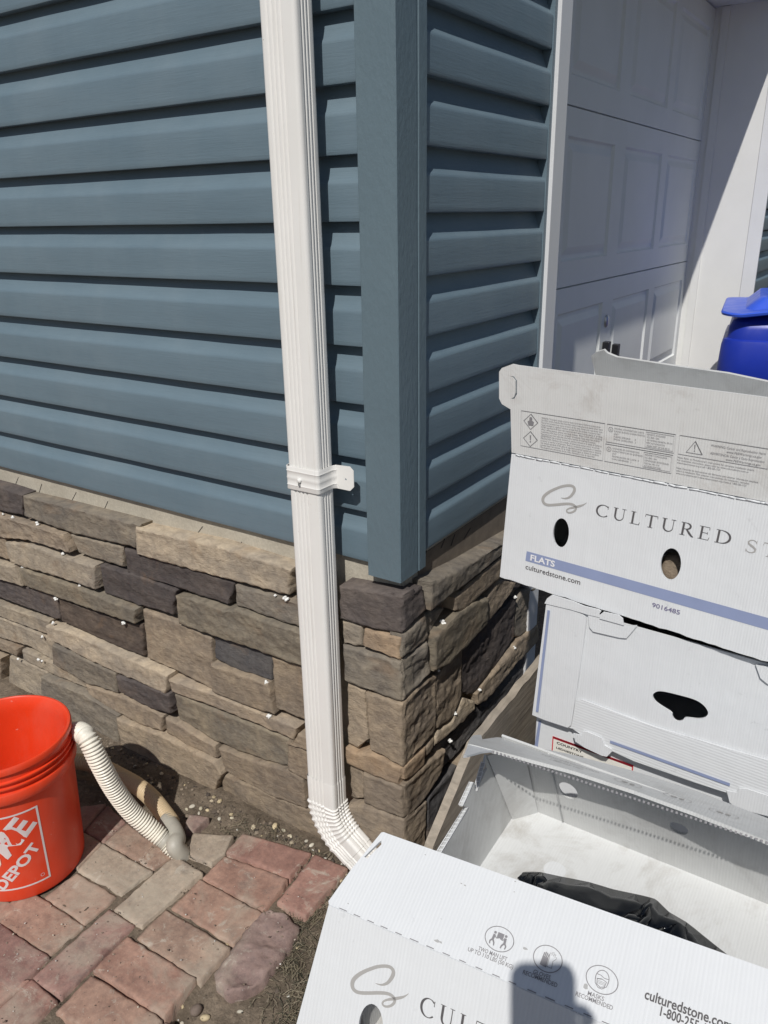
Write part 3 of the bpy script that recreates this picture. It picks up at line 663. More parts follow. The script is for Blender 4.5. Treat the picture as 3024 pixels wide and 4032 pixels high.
mb = MB(); mb.add([(-3.4, -.02, 3.221), (.03, -.02, 3.221), (.03, 5.65, 3.221), (-3.4, 5.65, 3.221), (-1.7, 1.7, 4.3), (-1.7, 3.9, 4.3)], [(0, 1, 4), (1, 2, 5, 4), (2, 3, 5), (3, 0, 4, 5)]); mb.obj('roof', M_ASPH, house)
# door sections with raised panels
door = thing('garage_door', None, None); door.location = (0, 0, 0)
door.parent = house; door.matrix_parent_inverse = Matrix.Translation(-Vector(house.location)); 
door.matrix_parent_inverse = Matrix.Identity(4); door.location = Vector((XD, 2.2, 0))-Vector(house.location)
zsec = [-.03, .59, 1.222, 1.855, 2.486]
cols_y = [(2.40-.672*k, 2.965-.672*k) for k in (2, 1, 0)]+[(3.072, 3.64)]
cols_y = [(1.056, 1.62), (1.728, 2.255), (2.395, 2.968), (3.068, 3.645)]
for s in range(4):
    z0, z1 = zsec[s]+.003, zsec[s+1]-.003; mb = MB(); hs = []
    ys = sorted([.60, 3.72]+[q for c in cols_y for q in (c[0], c[1])]); zp0, zp1 = z0+.095, z1-.095
    # flat frame around recessed-and-raised fields
    def Q(y0, y1, za, zb, xa=0, inset=None):
        mb.add([(XD+xa, y0, za), (XD+xa, y1, za), (XD+xa, y1, zb), (XD+xa, y0, zb)], [(0, 1, 2, 3)])
    Q(.60, 3.72, z0, zp0); Q(.60, 3.72, zp1, z1); e = [.60]+[q for c in cols_y for q in c]+[3.72]
    for a, b2 in zip(e[0::2], e[1::2]): Q(a, b2, zp0, zp1)
    for (ya, yb) in cols_y:
        rings = [(0, 0), (.008, -.012), (.022, -.012), (.046, -.001), (.050, .001)]
        V = []; 
        for (ins, dx) in rings:
            V += [(XD+dx, ya+ins, zp0+ins), (XD+dx, yb-ins, zp0+ins), (XD+dx, yb-ins, zp1-ins), (XD+dx, ya+ins, zp1-ins)]
        F = [(k*4+q, k*4+(q+1) % 4, (k+1)*4+(q+1) % 4, (k+1)*4+q) for k in range(len(rings)-1) for q in range(4)]+[tuple((len(rings)-1)*4+q for q in range(4))]
        mb.add(V, F)
    mb.add([(XD, .60, z1), (XD, 3.72, z1), (XD-.02, 3.72, z1+.003), (XD-.02, .60, z1+.003)], [(0, 1, 2, 3)])
    mb.add([(XD, .60, z0), (XD, 3.72, z0), (XD-.02, 3.72, z0-.002), (XD-.02, .60, z0-.002)], [(0, 1, 2, 3)])
    sec = mb.obj('door_panel', M_DOOR, door)
    o = sec.modifiers.new('b', 'BEVEL'); o.width = .0018; o.limit_method = 'ANGLE'; o.angle_limit = math.radians(20)
mb = MB(); mb.box((XD-.05, .6, -.03), (XD-.021, 3.72, 2.5)); mb.obj('door_core', M_DARK, door)
mb = MB(); c = (XD, 2.318, 1.035); V = []
for (rr, dx) in [(.028, 0), (.028, .005), (.022, .009), (.012, .011), (.001, .011)]:
    V += [(c[0]+dx, c[1]+rr*.8*math.cos(t*math.pi/12), c[2]+rr*math.sin(t*math.pi/12)) for t in range(24)]
mb.add(V, [(k*24+q, k*24+(q+1) % 24, (k+1)*24+(q+1) % 24, (k+1)*24+q) for k in range(4) for q in range(24)]); mb.obj('door_lock', M_METAL, door, True)
mb = MB(); mb.obox((XD, 2.285, .86), (.03, 0, 0), (0, .035, 0), (0, .01, .085)); mb.obox((XD, 2.43, .84), (.03, 0, 0), (0, .035, 0), (0, .005, .075)); mb.tube([(XD+.03, 2.28, .87), (XD+.035, 2.37, .862), (XD+.03, 2.47, .85)], .010, 10)
mb.obj('door_handle', M_BLACK, door, bevel=.003)
for ch in list(door.children): setp(ch, 'white raised panel door section' if ch.name.startswith('door_panel') else None)
for ch in door.children:
    if 'label' in ch: del ch['label']

# ================================================================== WHITE SPACERS between the stones
sp_px = [(A_, k) for k, A_ in enumerate([])]
spL = [(ZA, (12, 418), .6), (ZA, (100, 452), 1), (ZA, (333, 508), 1.05), (ZA, (570, 790), .8), (ZA, (195, 910), .95), (ZA, (728, 1088), .95), (ZA, (505, 1210), .95), (ZA, (480, 1437), .95), (ZA, (1138, 1438), 1), (ZA, (380, 1565), .85),
       (ZC, (345, 475), .85), (ZC, (378, 488), .6), (ZC, (1160, 447), .8), (ZC, (1315, 712), .95), (ZBm, (1250, 826), .5), (ZBm, (1350, 855), 1.1), (ZBm, (1165, 1640), 1), (ZD, (1045, 465), 1), (ZC, (155, 470), .7)]
spR = [(R4, (668, 803), 1), (R4, (415, 975), 1.1), (R4, (1200, 700), .8), (R4, (1190, 1250), 1), (R4, (370, 1497), .6), (R4, (545, 1965), .8), (R4, (815, 1710), .7), (RE, (845, 1325), .9)]
spm = None
SPL = ['tiny white spacer nub at the far left edge under the first purple stone', 'white spacer under the purple stone at the top left end of the wall', 'white spacer under the left end of the long grey stone of the top row', 'white spacer under the right end of the rough brown second row stone',
 'white spacer on the left end of the long olive stone', 'white spacer between the long grey tan stone and the olive stone below it', 'white spacer above the seam between the two dark stones at left', 'white spacer on the left tip of the long light tan stone', 'white spacer on top of the dark rust streaked stone near its right end', 'white spacer above the tan stone left of the grey brown stone',
 'white spacer on the thin tan stone above the bucket', 'small white spacer chip just right of the spacer above the bucket', 'white spacer on the middle of the long light tan stone', 'white spacer on the small dark purple stone right of the bucket', 'small white spacer nub under the long tan top stone', 'white spacer under the right end of the long tan top stone, beside the downspout', 'white spacer below the dark grey stone left of the downspout', 'white spacer on the long thin stone left of the downspout', 'yellowish white spacer at the left end of the thin stone above the bucket',
 'white spacer on the side wall under the second row brown stone', 'white spacer on the side wall between the rough corner stone and the olive stone', 'white spacer on the side wall under the top box', 'white spacer on the side wall right of the big dark purple stone', 'white spacer under the olive stone on the side wall', 'white spacer on the side wall above the narrow light tan stone', 'white spacer at the lower tip of the big dark purple stone on the side wall', 'lowest white spacer on the side wall, beside the leaning board']
def spacer_mesh():
    mb = MB(); r = random.Random(2)
    mb.tube([(-.006, 0, 0), (.006, 0, .0005)], [.0026, .0024], 8); mb.tube([(-.001, -.002, -.004), (0, .001, .005)], .0026, 8)
    mb.tube([(-.004, .002, .002), (.003, -.004, -.001)], .0024, 8); return mb
for i, (mp, p, s) in enumerate([(a, b, c) for a, b, c in spL]+spR):
    q = mp(p); pos = Vector((q[0], YF+.006, q[1])) if i < len(spL) else Vector((XF-.004, q[0], q[1]))
    if spm is None:
        o = spacer_mesh().obj('plastic_spacer', M_SPACER, bevel=.0006); spm = o
    else:
        o = spm.copy(); COL.objects.link(o)
    o.location = pos; o.scale = (s*1.2,)*3; o.rotation_euler = (random.Random(i).uniform(-.5, .5), random.Random(i+50).uniform(-.4, .4), random.Random(i+9).uniform(-.6, .6))
    setp(o, SPL[i], 'spacer', 'white spacers in the stone joints')

# ================================================================== DOWNSPOUT
X0, X1, Y0, Y1 = -.2245, -.145, -.087, -.035
ds = thing('downspout', 'white ribbed downspout strapped to the blue siding with an elbow at its foot', 'downspout', ((X0+X1)/2, -.06, 0))
def spout_profile(grow=0.0, ribs=True):
    cx, cy = (X0+X1)/2, (Y0+Y1)/2; hx, hy = (X1-X0)/2+grow, (Y1-Y0)/2+grow; rc = .0085; P = []
    def side(length, nr, fn, wr):
        # corrugated middle of one side: list of (t, depth)
        L = []; n = 0
        m = [(-length/2+rc, 0)]
        span = wr; p = span/nr
        for i in range(nr):
            a = -span/2+i*p
            for (t, d) in ((0, 0), (.14, .5), (.28, 1), (.42, 1), (.56, .5), (.70, 0)): m.append((a+t*p, d*.0026 if ribs else 0))
        m.append((length/2-rc, 0)); return m
    for (t, d) in side(2*hx, 4, None, .040): P.append((cx+t-(.006 if abs(t) < hx-rc-.001 else 0), cy-hy+d))                 # front, towards -Y
    for k in range(1, 6):
        th = -math.pi/2+k*math.pi/12; P.append((cx+hx-rc+rc*math.cos(th), cy-hy+rc+rc*math.sin(th)))
    for (t, d) in side(2*hy, 3, None, .026): P.append((cx+hx-d, cy+t))
    for k in range(1, 6):
        th = k*math.pi/12; P.append((cx+hx-rc+rc*math.cos(th), cy+hy-rc+rc*math.sin(th)))
    for (t, d) in side(2*hx, 4, None, .040): P.append((cx-t, cy+hy-d))
    for k in range(1, 6):
        th = math.pi/2+k*math.pi/12; P.append((cx-hx+rc+rc*math.cos(th), cy+hy-rc+rc*math.sin(th)))
    for (t, d) in side(2*hy, 3, None, .026): P.append((cx-hx+d, cy-t))
    for k in range(1, 6):
        th = math.pi+k*math.pi/12; P.append((cx-hx+rc+rc*math.cos(th), cy-hy+rc+rc*math.sin(th)))
    return [(x-cx, y-cy) for x, y in P]
cx, cy = (X0+X1)/2, (Y0+Y1)/2
def sweep(name, prof, stations, mat, parent, thick=None):
    V = []; F = []; n = len(prof)
    for (o_, ax, ay, g) in stations:
        for (x, y) in prof: V.append(Vector(o_)+Vector(ax)*x*g[0]+Vector(ay)*y*g[1])
    for i in range(len(stations)-1):
        for j in range(n): F.append((i*n+j, (i+1)*n+j, (i+1)*n+(j+1) % n, i*n+(j+1) % n))
    o = mobj(name, V, F, mat, parent, True); o.modifiers.new('es', 'EDGE_SPLIT').split_angle = math.radians(40); return o
SEAM = .243
st = [((cx+.0012*math.sin(z*2), cy, z), (1, 0, 0), (0, 1, 0), (1, 1)) for z in [SEAM-.02+i*.1 for i in range(29)]]
sweep('pipe', spout_profile(), st, M_SPOUT, ds)
# elbow: socket, crimped bend towards +X, straight tail
st = [((cx, cy, SEAM), (1, 0, 0), (0, 1, 0), (1.035, 1.05)), ((cx, cy, SEAM-.002), (1, 0, 0), (0, 1, 0), (1.04, 1.06)), ((cx, cy, .172), (1, 0, 0), (0, 1, 0), (1.035, 1.05))]
R_, ANG = .085, math.radians(56); ctr = Vector((cx+.0395+R_, cy, .172)); nring = 9
for i in range(nring*4+1):
    t = i/(nring*4); th = ANG*t; ph = (i % 4)
    g = (1.035, 1.05+.02*t) if ph == 0 else ((1.11, 1.15) if ph == 1 else ((1.08, 1.11) if ph == 2 else (1.03, 1.06)))
    rad = .0395+R_; o_ = ctr+Vector((-rad*math.cos(th), 0, -rad*math.sin(th)))
    st.append((o_, (math.cos(th), 0, math.sin(th)), (0, 1, 0), g))
th = ANG; dirv = Vector((math.sin(th), 0, -math.cos(th))); e = st[-1][0]
for d_, g in ((.004, (1.04, 1.05)), (.035, (1.03, 1.05)), (.036, (1.0, 1.0)), (.135, (1.0, 1.0))): st.append((e+dirv*d_, (math.cos(th), 0, math.sin(th)), (0, 1, 0), g))
sweep('elbow', spout_profile(), st, M_SPOUT, ds)
# strap
zs0, zs1 = .971, 1.021
def band(name, path, z0, z1, th, parent, mat):
    V = []; F = []; n = len(path); nz = [z0, z0+.0015, z0+.008, z0+.010, z0+.012, (z0+z1)/2-.003, (z0+z1)/2, (z0+z1)/2+.003, z1-.012, z1-.010, z1-.008, z1-.0015, z1]; bump = [0, .0007, 0, .0010, 0, 0, .0009, 0, 0, .0010, 0, .0007, 0]
    N = []
    for i in range(n):
        a = Vector(path[max(0, i-1)]); b = Vector(path[min(n-1, i+1)]); t = (b-a).normalized(); N.append(Vector((t.y, -t.x, 0)))
    for z, bb in zip(nz, bump):
        for i, p in enumerate(path): V.append(Vector((p[0], p[1], z))+N[i]*bb)
    for j in range(len(nz)-1):
        for i in range(n-1): F.append((j*n+i, j*n+i+1, (j+1)*n+i+1, (j+1)*n+i))
    o = mobj(name, V, F, mat, parent, True); s = o.modifiers.new('s', 'SOLIDIFY'); s.thickness = th; s.offset = -1; o.modifiers.new('es', 'EDGE_SPLIT').split_angle = math.radians(50); return o
g = .003; rc = .0075; path = [(X0-.030, -.016), (X0-.012, -.016), (X0-.006, -.018), (X0-g, -.030), (X0-g, Y0+rc-g)]
for k in range(1, 6):
    a_ = math.pi+k*math.pi/12; path.append((X0-g+rc+rc*math.cos(a_), Y0-g+rc+rc*math.sin(a_)))
path += [(X0+.015, Y0-g), (X0+.04, Y0-g), (X1-.015, Y0-g)]
for k in range(0, 6):
    a_ = -math.pi/2+k*math.pi/12; path.append((X1+g-rc+rc*math.cos(a_), Y0-g+rc+rc*math.sin(a_)))
path += [(X1+g, Y0+.02), (X1+g, -.050), (X1+g+.001, -.041), (X1+g+.006, -.037)]
strap = band('strap', path, zs0, zs1, .0012, ds, M_SPOUT)
TY = -.037
# tab with clipped corners, a dimple and a hole
out = [(X1+.006, zs0), (-.103, zs0), (-.093, zs0+.010), (-.093, zs1-.006), (-.102, zs1+.002), (X1+.006, zs1)]

# ---------------------------------------------------------------- flat plates with holes, lettering and print
def frame(o, u, v):
    u = Vector(u).normalized(); n = u.cross(Vector(v)).normalized(); v = n.cross(u).normalized()
    m = Matrix((u, v, n)).transposed().to_4x4(); m.translation = Vector(o); return m
def curve_mesh(splines, thick):
    cu = bpy.data.curves.new('c', 'CURVE'); cu.dimensions = '2D'; cu.fill_mode = 'BOTH'; cu.extrude = thick/2
    for P in splines:
        s = cu.splines.new('POLY'); s.points.add(len(P)-1); s.use_cyclic_u = True
        for i, p in enumerate(P): s.points[i].co = (p[0], p[1], 0, 1)
    ob = bpy.data.objects.new('c', cu); COL.objects.link(ob)
    me = bpy.data.meshes.new_from_object(ob); bpy.data.objects.remove(ob); bpy.data.curves.remove(cu); return me
def place_mesh(name, vs, fs, mat, parent, uvs=None, smooth=False):
    return mobj(name, vs, fs, mat, parent, smooth, None, uvs)
def plate(name, outline, M_, mat, parent, thick=.004, holes=(), off=0.0, bend=None):
    me = curve_mesh([outline]+list(holes), thick); V = []; uv = []
    for v in me.vertices:
        c = v.co.copy(); uv.append((c.x, c.y))
        if bend: c = bend(c)
        V.append(M_ @ Vector((c.x, c.y, c.z-thick/2+off)))
    F = [tuple(p.vertices) for p in me.polygons]; bpy.data.meshes.remove(me)
    return place_mesh(name, V, F, mat, parent, uv)
def ell(cx, cy, rx, ry, n=28, a0=0): return [(cx+rx*math.cos(2*math.pi*k/n+a0), cy+ry*math.sin(2*math.pi*k/n+a0)) for k in range(n)]
def loc(M_, px, py):                        # photo point -> local (u,v) on the plate's plane
    p = hit(px, py, M_.translation, M_.col[2].xyz); q = M_.inverted() @ p; return (q.x, q.y)
class Print:
    """thin ink shapes collected into one mesh lying just proud of a plate"""
    def __init__(s, M_, off=.0006): s.M = M_; s.V = []; s.F = []; s.k = 0; s.off = off; s.bend = None; s.xf = None
    def poly(s, P):
        if s.xf: P = [s.xf(p) for p in P]
        n = len(s.V); s.k += 1; z = s.off+.000012*(s.k % 25)
        for p in P:
            q = s.bend(p, z) if s.bend else s.M @ Vector((p[0], p[1], z))
            s.V.append(q)
        s.F.append(tuple(range(n, n+len(P))))
    def stroke(s, P, wd):
        if not hasattr(wd, '__len__'): wd = [wd]*len(P)
        if s.xf: P = [s.xf(p) for p in P]; wd = [q*KS for q in wd]
        n = len(s.V); s.k += 1; z = s.off+.000012*(s.k % 25); N = len(P)
        for i, p in enumerate(P):
            a = P[max(0, i-1)]; b = P[min(N-1, i+1)]; d = Vector((b[0]-a[0], b[1]-a[1])); d = d.normalized() if d.length else Vector((1, 0))
            for sg in (1, -1):
                q = (p[0]-d.y*wd[i]/2*sg, p[1]+d.x*wd[i]/2*sg)
                s.V.append(s.bend(q, z) if s.bend else s.M @ Vector((q[0], q[1], z)))
        for i in range(N-1): s.F.append((n+2*i, n+2*i+1, n+2*i+3, n+2*i+2))
    def loop(s, P, wd): s.stroke(list(P)+[P[0], P[1]], wd)
    def text(s, txt, A, B, T, bold=0.0, serif=False, sub=0):
        """A, B = baseline start/end, T = a point at capital height above A; all local (u,v)"""
        A, B, T = Vector(A), Vector(B), Vector(T)
        cu = bpy.data.curves.new('t', 'FONT'); cu.body = txt; cu.size = 1; cu.offset = bold; cu.resolution_u = 3
        ob = bpy.data.objects.new('t', cu); COL.objects.link(ob); me = bpy.data.meshes.new_from_object(ob)
        bpy.data.objects.remove(ob); bpy.data.curves.remove(cu)
        if not me.vertices: return
        xs = [v.co.x for v in me.vertices]; x0, x1 = min(xs), max(xs); H = .70
        ex = (B-A)/(x1-x0); ey = (T-A)/H; n = len(s.V); s.k += 1; z = s.off+.000012*(s.k % 25)
        for v in me.vertices:
            q = A+ex*(v.co.x-x0)+ey*v.co.y
            s.V.append(s.bend((q.x, q.y), z) if s.bend else s.M @ Vector((q.x, q.y, z)))
        s.F += [tuple(i+n for i in p.vertices) for p in me.polygons]; bpy.data.meshes.remove(me)
    def obj(s, name, mat, parent, label=None):
        o = mobj(name, s.V, s.F, mat, parent)
        if label: o['label'] = label
        return o
def arc(cx, cy, rx, ry, a0, a1, n=22): return [(cx+rx*math.cos(math.radians(a0+(a1-a0)*k/n)), cy+ry*math.sin(math.radians(a0+(a1-a0)*k/n))) for k in range(n+1)]
def glyph(ch):
    """strokes (points, widths) of a light roman capital, height 1, plus advance width"""
    S = []; st_ = .125; sf = .032
    def bar(x0, y0, x1, y1, w_): S.append(([(x0, y0), (x1, y1)], w_))
    def serif(x, y, l=.15): bar(x-l, y, x+l, y, sf)
    def cw(P, cx, mx=.135, mn=.04, sx=.4): return [mn+(mx-mn)*min(1, abs(p[0]-cx)/sx)**1.4 for p in P]
    if ch == 'C':
        P = arc(.46, .5, .40, .485, 48, 318, 30); S.append((P, cw(P, .50, .125))); bar(.755, .68, .755, .97, .035); return S, .86
    if ch == 'O': P = arc(.5, .5, .43, .485, 0, 360, 40); S.append((P, cw(P, .5, .13))); return S, 1.0
    if ch == 'U':
        P = [(.19, .98), (.19, .40)]+arc(.45, .36, .26, .335, 180, 345, 16)+[(.705, .45), (.705, .98)]
        S.append((P, [.125, .125]+[.125-.075*min(1, k/11) for k in range(17)]+[.045, .045])); serif(.19, .985); serif(.705, .985, .13); return S, .90
    if ch == 'L': bar(.2, 0.01, .2, .99, st_); serif(.2, .985); bar(.05, .016, .60, .016, sf); S.append(([(.60, .0), (.64, .24)], [.06, .012])); return S, .70
    if ch == 'T': bar(.40, .01, .40, .99, st_); bar(.04, .975, .76, .975, .045); serif(.40, .016); bar(.05, .98, .03, .78, .03); bar(.75, .98, .77, .78, .03); return S, .80
    if ch == 'R':
        bar(.2, .01, .2, .99, st_); serif(.2, .016); bar(.05, .985, .4, .985, sf); P = arc(.36, .745, .235, .235, 90, -90, 14); S.append((P, cw(P, .36, .12, .04, .23)))
        bar(.2, .51, .4, .51, .035); S.append(([(.40, .50), (.60, .2), (.74, .03), (.84, .0)], [.09, .13, .10, .03])); return S, .84
    if ch == 'E':
        bar(.2, .01, .2, .99, st_); bar(.05, .984, .60, .984, sf); bar(.05, .016, .62, .016, sf); bar(.2, .52, .52, .52, .035); bar(.59, .985, .61, .79, .035); bar(.61, .01, .65, .23, .035); bar(.525, .42, .525, .62, .03); return S, .73
    if ch == 'D':
        bar(.2, .01, .2, .99, st_); bar(.05, .984, .40, .984, sf); bar(.05, .016, .40, .016, sf); P = arc(.38, .5, .44, .475, 90, -90, 20); S.append((P, cw(P, .38, .13, .04, .44))); return S, .95
    if ch == 'S':
        P = [(.52, .80), (.47, .91), (.34, .97), (.20, .93), (.11, .80), (.14, .66), (.28, .55), (.42, .45), (.53, .33), (.52, .16), (.41, .05), (.27, .02), (.13, .08), (.07, .20)]
        S.append((P, [.03, .045, .05, .06, .09, .11, .125, .125, .115, .09, .065, .05, .045, .03])); bar(.53, .74, .53, .97, .03); bar(.06, .03, .06, .27, .03); return S, .66
    if ch == 'N': bar(.2, .01, .2, .99, .045); bar(.18, .97, .80, .02, .13); bar(.80, .01, .80, .99, .045); serif(.2, .016, .13); serif(.80, .985, .13); bar(.04, .985, .25, .985, sf); return S, 1.02
    return S, .4
def serif_text(pr, txt, A, B, T, gap=.17, wscale=.92):
    A, B, T = Vector(A), Vector(B), Vector(T); tot = sum(glyph(c)[1]*wscale+gap for c in txt)-gap; h = (T-A).length
    ex = (B-A)/tot; ey = T-A; x = 0; kx = ex.length
    for c in txt:
        S, a = glyph(c)
        for P, wd in S:
            Q = [A+ex*(x+p[0]*wscale)+ey*p[1] for p in P]
            ws = wd if hasattr(wd, '__len__') else [wd]*len(P); pr.stroke([(q.x, q.y) for q in Q], [v*(h+kx)/2 for v in ws])
        x += a*wscale+gap
def swirl(pr, L, Rp, Bm):
    """the looped c-s monogram; L, Rp, Bm local positions of its leftmost, rightmost and lowest points"""
    P0 = [(670, 1040), (715, 1047), (755, 1035), (785, 1008), (808, 970), (808, 940), (785, 920), (745, 915), (690, 922), (640, 938), (590, 958), (540, 985), (500, 1018), (484, 1050), (487, 1082), (510, 1105), (550, 1113), (620, 1110), (690, 1104), (750, 1104), (790, 1115), (812, 1140), (806, 1168), (775, 1190), (738, 1195), (718, 1180), (728, 1160), (760, 1147), (810, 1137), (860, 1126), (895, 1112), (921, 1094)]
    Wd = [3, 12, 18, 22, 25, 24, 22, 21, 21, 21, 22, 24, 26, 27, 26, 24, 22, 22, 22, 21, 20, 19, 17, 15, 14, 12, 11, 14, 20, 17, 9, 2]
    a = Vector((484, 1050)); b = Vector((921, 1094)); c = Vector((740, 1200))
    M2 = Matrix(((b.x-a.x, c.x-a.x), (b.y-a.y, c.y-a.y))).inverted(); L, Rp, Bm = Vector(L), Vector(Rp), Vector(Bm)
    def f(p):
        k = M2 @ (Vector(p)-a); q = L+(Rp-L)*k.x+(Bm-L)*k.y; return (q.x, q.y)
    sc = (Rp-L).length/(b-a).length; Q = []; Wq = []
    for i in range(len(P0)-1):                # smooth Catmull-Rom
        p0, p1, p2, p3 = [Vector(P0[max(0, min(len(P0)-1, j))]) for j in (i-1, i, i+1, i+2)]
        for s in range(4):
            t = s/4; q = .5*((2*p1)+(-p0+p2)*t+(2*p0-5*p1+4*p2-p3)*t*t+(-p0+3*p1-3*p2+p3)*t**3); Q.append(f(q)); Wq.append((Wd[i]*(1-t)+Wd[i+1]*t)*sc*1.1)
    Q.append(f(P0[-1])); Wq.append(Wd[-1]*sc); pr.stroke(Q, Wq)
def wavy(P, amp, seed, st=.012):          # open jittered polyline
    out = []; r = random.Random(seed)
    for a, b in zip(P, P[1:]):
        a, b = Vector(a), Vector(b); n = max(1, int((b-a).length/st)); d = (b-a).normalized() if (b-a).length else Vector((1, 0)); nn = Vector((-d.y, d.x))
        for k in range(n):
            q = a+(b-a)*k/n
            if 0 < k: q += nn*amp*r.uniform(-1, 1)
            out.append((q.x, q.y))
    return out+[tuple(P[-1])]

# strap tab and screws
tm = frame((0, TY, 0), (1, 0, 0), (0, 0, 1))
plate('strap_tab', out, tm, M_SPOUT, ds, .0014, [ell(-.113, .994, .0022, .0022, 12)], 0)
def screw(p, n, parent, mat=M_METAL, r_=.0045):
    n = Vector(n).normalized(); mb = MB(); mb.tube([Vector(p), Vector(p)+n*.003, Vector(p)+n*.0045], [r_, r_*.95, r_*.4], 12)
    return mb.obj('screw', mat, parent)
screw((-.190, Y0-g-.001, .994), (0, -1, 0), ds, M_SPACER, .0048)
mb = MB(); mb.tube([(-.190, Y0-g-.003, .989), (-.190, Y0-g-.003, .984)], [.0018, .0026], 8); mb.obj('screw', M_METAL, ds)

# ================================================================== BUCKET
bs = 1.0325
BKX, BKY = CC.x+(-.764-.79527)*bs, CC.y+(-.506+1.2581)*bs
bucket = thing('bucket', 'orange plastic five gallon bucket with white printed square standing on the brick paving', 'bucket', (BKX, BKY, 0))
RB, RT, HB = .129*bs, .146*bs, .368*bs
def rad(z): return RB+(RT-RB)*z/HB
mb = MB(); z_ = HB
pr_ = [(0.001, .004), (RB-.008, .004), (RB-.002, .0), (RB, .006)]+[(rad(z_*k/10), z_*k/10) for k in range(1, 8)]
zc = HB*.755; pr_ += [(rad(zc), zc), (rad(zc)+.008, zc+.002), (rad(zc)+.0095, zc+.004), (rad(zc)+.0095, zc+.026), (rad(zc)+.008, zc+.028), (rad(zc)+.001, zc+.029),
      (rad(zc+.04)+.000, zc+.040), (rad(zc+.04)+.0065, zc+.041), (rad(zc+.04)+.0065, zc+.044), (rad(zc+.04), zc+.045), (rad(zc+.055), zc+.055), (rad(zc+.055)+.0065, zc+.056), (rad(zc+.055)+.0065, zc+.059), (rad(zc+.055), zc+.060),
      (rad(HB)-.001, HB-.016), (rad(HB)+.005, HB-.014), (rad(HB)+.0055, HB-.004), (rad(HB)+.003, HB), (rad(HB)-.001, HB+.0005), (rad(HB)-.004, HB-.003)]
pr_ += [(rad(HB*k/10)-.0045, HB*k/10) for k in range(9, 0, -1)]+[(RB-.006, .010), (.001, .009)]
mb.lathe(pr_, (BKX, BKY, 0), 96)
o = mb.obj('bucket_body', M_BUCKET, bucket, True); o.modifiers.new('es', 'EDGE_SPLIT').split_angle = math.radians(38)
def on_cone(px, py, dr=0.0):                # photo point -> (angle, height) on the bucket wall
    d = rayd(px, py); best = None; t = .8
    f = lambda t: math.hypot((CC+d*t).x-BKX, (CC+d*t).y-BKY)-rad((CC+d*t).z)
    while t < 3:
        if f(t) < 0: break
        t += .002
    p = CC+d*t; return (math.atan2(p.y-BKY, p.x-BKX), p.z)
def g1n(x, y): return (x*.42194, 3100+y*.42194)
tr = on_cone(*g1n(345, 170)); br = on_cone(*g1n(455, 830))
th_r = (tr[0]+br[0])/2; zt_, zb_ = tr[1], br[1]; side = (zt_-zb_); rm = rad((zt_+zb_)/2)
pr = Print(None)
def bb(p, z):                                # (u,v) in a unit square whose right side is the traced one
    th = th_r-(1-p[0])*side/rm; zz = zb_+p[1]*side; rr = rad(zz)+z; return Vector((BKX+rr*math.cos(th), BKY+rr*math.sin(th), zz))
pr.bend = bb
def dense(P, n=14): return [(a[0]+(b[0]-a[0])*k/n, a[1]+(b[1]-a[1])*k/n) for a, b in zip(P, P[1:]) for k in range(n)]+[P[-1]]
pr.stroke(dense([(0.011, 1), (1, 1)]), .022); pr.stroke(dense([(.011, 0), (1, 0)]), .022); pr.stroke(dense([(1, 1.011), (1, -.011)]), .022); pr.stroke(dense([(0, 1.011), (0, -.011)]), .022)
def diag(txt, cxy, length, h, bold):
    d = Vector((1, 1)).normalized(); n = Vector((-1, 1)).normalized(); c = Vector(cxy)
    A = c-d*length/2-n*h/2; pr.text(txt, A, A+d*length, A+n*h, bold)
diag('THE', (.25, .77), .26, .11, .035); diag('HOME', (.485, .495), 1.12, .26, .035); diag('DEPOT', (.69, .285), .68, .125, .035)
pr.loop([(.93+.02*math.cos(t), .075+.02*math.sin(t)) for t in [k*math.pi/5 for k in range(10)]], .005)
pr.obj('printed_logo', M_LOGO, bucket)
# bail handle hanging on the far side
th0 = math.radians(78)
for sg in (0, math.pi):
    mb = MB(); a_ = th0+sg; c = Vector((BKX+math.cos(a_)*(rad(zc)+.012), BKY+math.sin(a_)*(rad(zc)+.012), zc+.015)); mb.tube([c-Vector((math.cos(a_), math.sin(a_), 0))*.006, c+Vector((math.cos(a_), math.sin(a_), 0))*.008], [.011, .009], 12); mb.obj('handle_ear', M_BUCKET, bucket, True)
mb = MB(); pts = []
for k in range(33):
    t = math.pi*k/32; rr = rad(zc)+.020; a_ = th0+t; pts.append((BKX+rr*math.cos(a_)*1.0, BKY+rr*math.sin(a_)*1.0, zc+.015-.10*math.sin(t)))
mb.tube(pts, .0022, 8); mb.obj('bail_handle', M_METAL, bucket, True)

# ================================================================== HOSE
def h7(x, y, z): q = W(x*.45811, 2600+y*.45811, 2, z); return Vector((q.x, q.y, z))
def smooth_path(P, n=18):
    out = []
    for i in range(len(P)-1):
        p0, p1, p2, p3 = [P[max(0, min(len(P)-1, j))] for j in (i-1, i, i+1, i+2)]
        for s in range(n):
            t = s/n; out.append(.5*((2*p1)+(-p0+p2)*t+(2*p0-5*p1+4*p2-p3)*t*t+(-p0+3*p1-3*p2+p3)*t**3))
    out.append(P[-1]); return out
def resample(P, st_):
    out = [P[0]]; acc = 0
    for a, b in zip(P, P[1:]):
        L = (b-a).length
        while acc+L >= st_:
            k = (st_-acc)/L; a = a+(b-a)*k; out.append(a); L = (b-a).length; acc = 0
        acc += L
    return out
hose = thing('corrugated_hose', 'cream corrugated drain hose bent double on the bricks beside the orange bucket', 'hose', tuple(h7(1450, 1560, 0)))
HR = .0220
leg1 = [h7(520, 760, .13), h7(610, 640, .235), h7(672, 612, .315), h7(720, 635, .345), h7(768, 700, .335), h7(862, 890, .275), h7(985, 1110, .190), h7(1130, 1300, .112), h7(1300, 1450, .055), h7(1395, 1530, .030)]
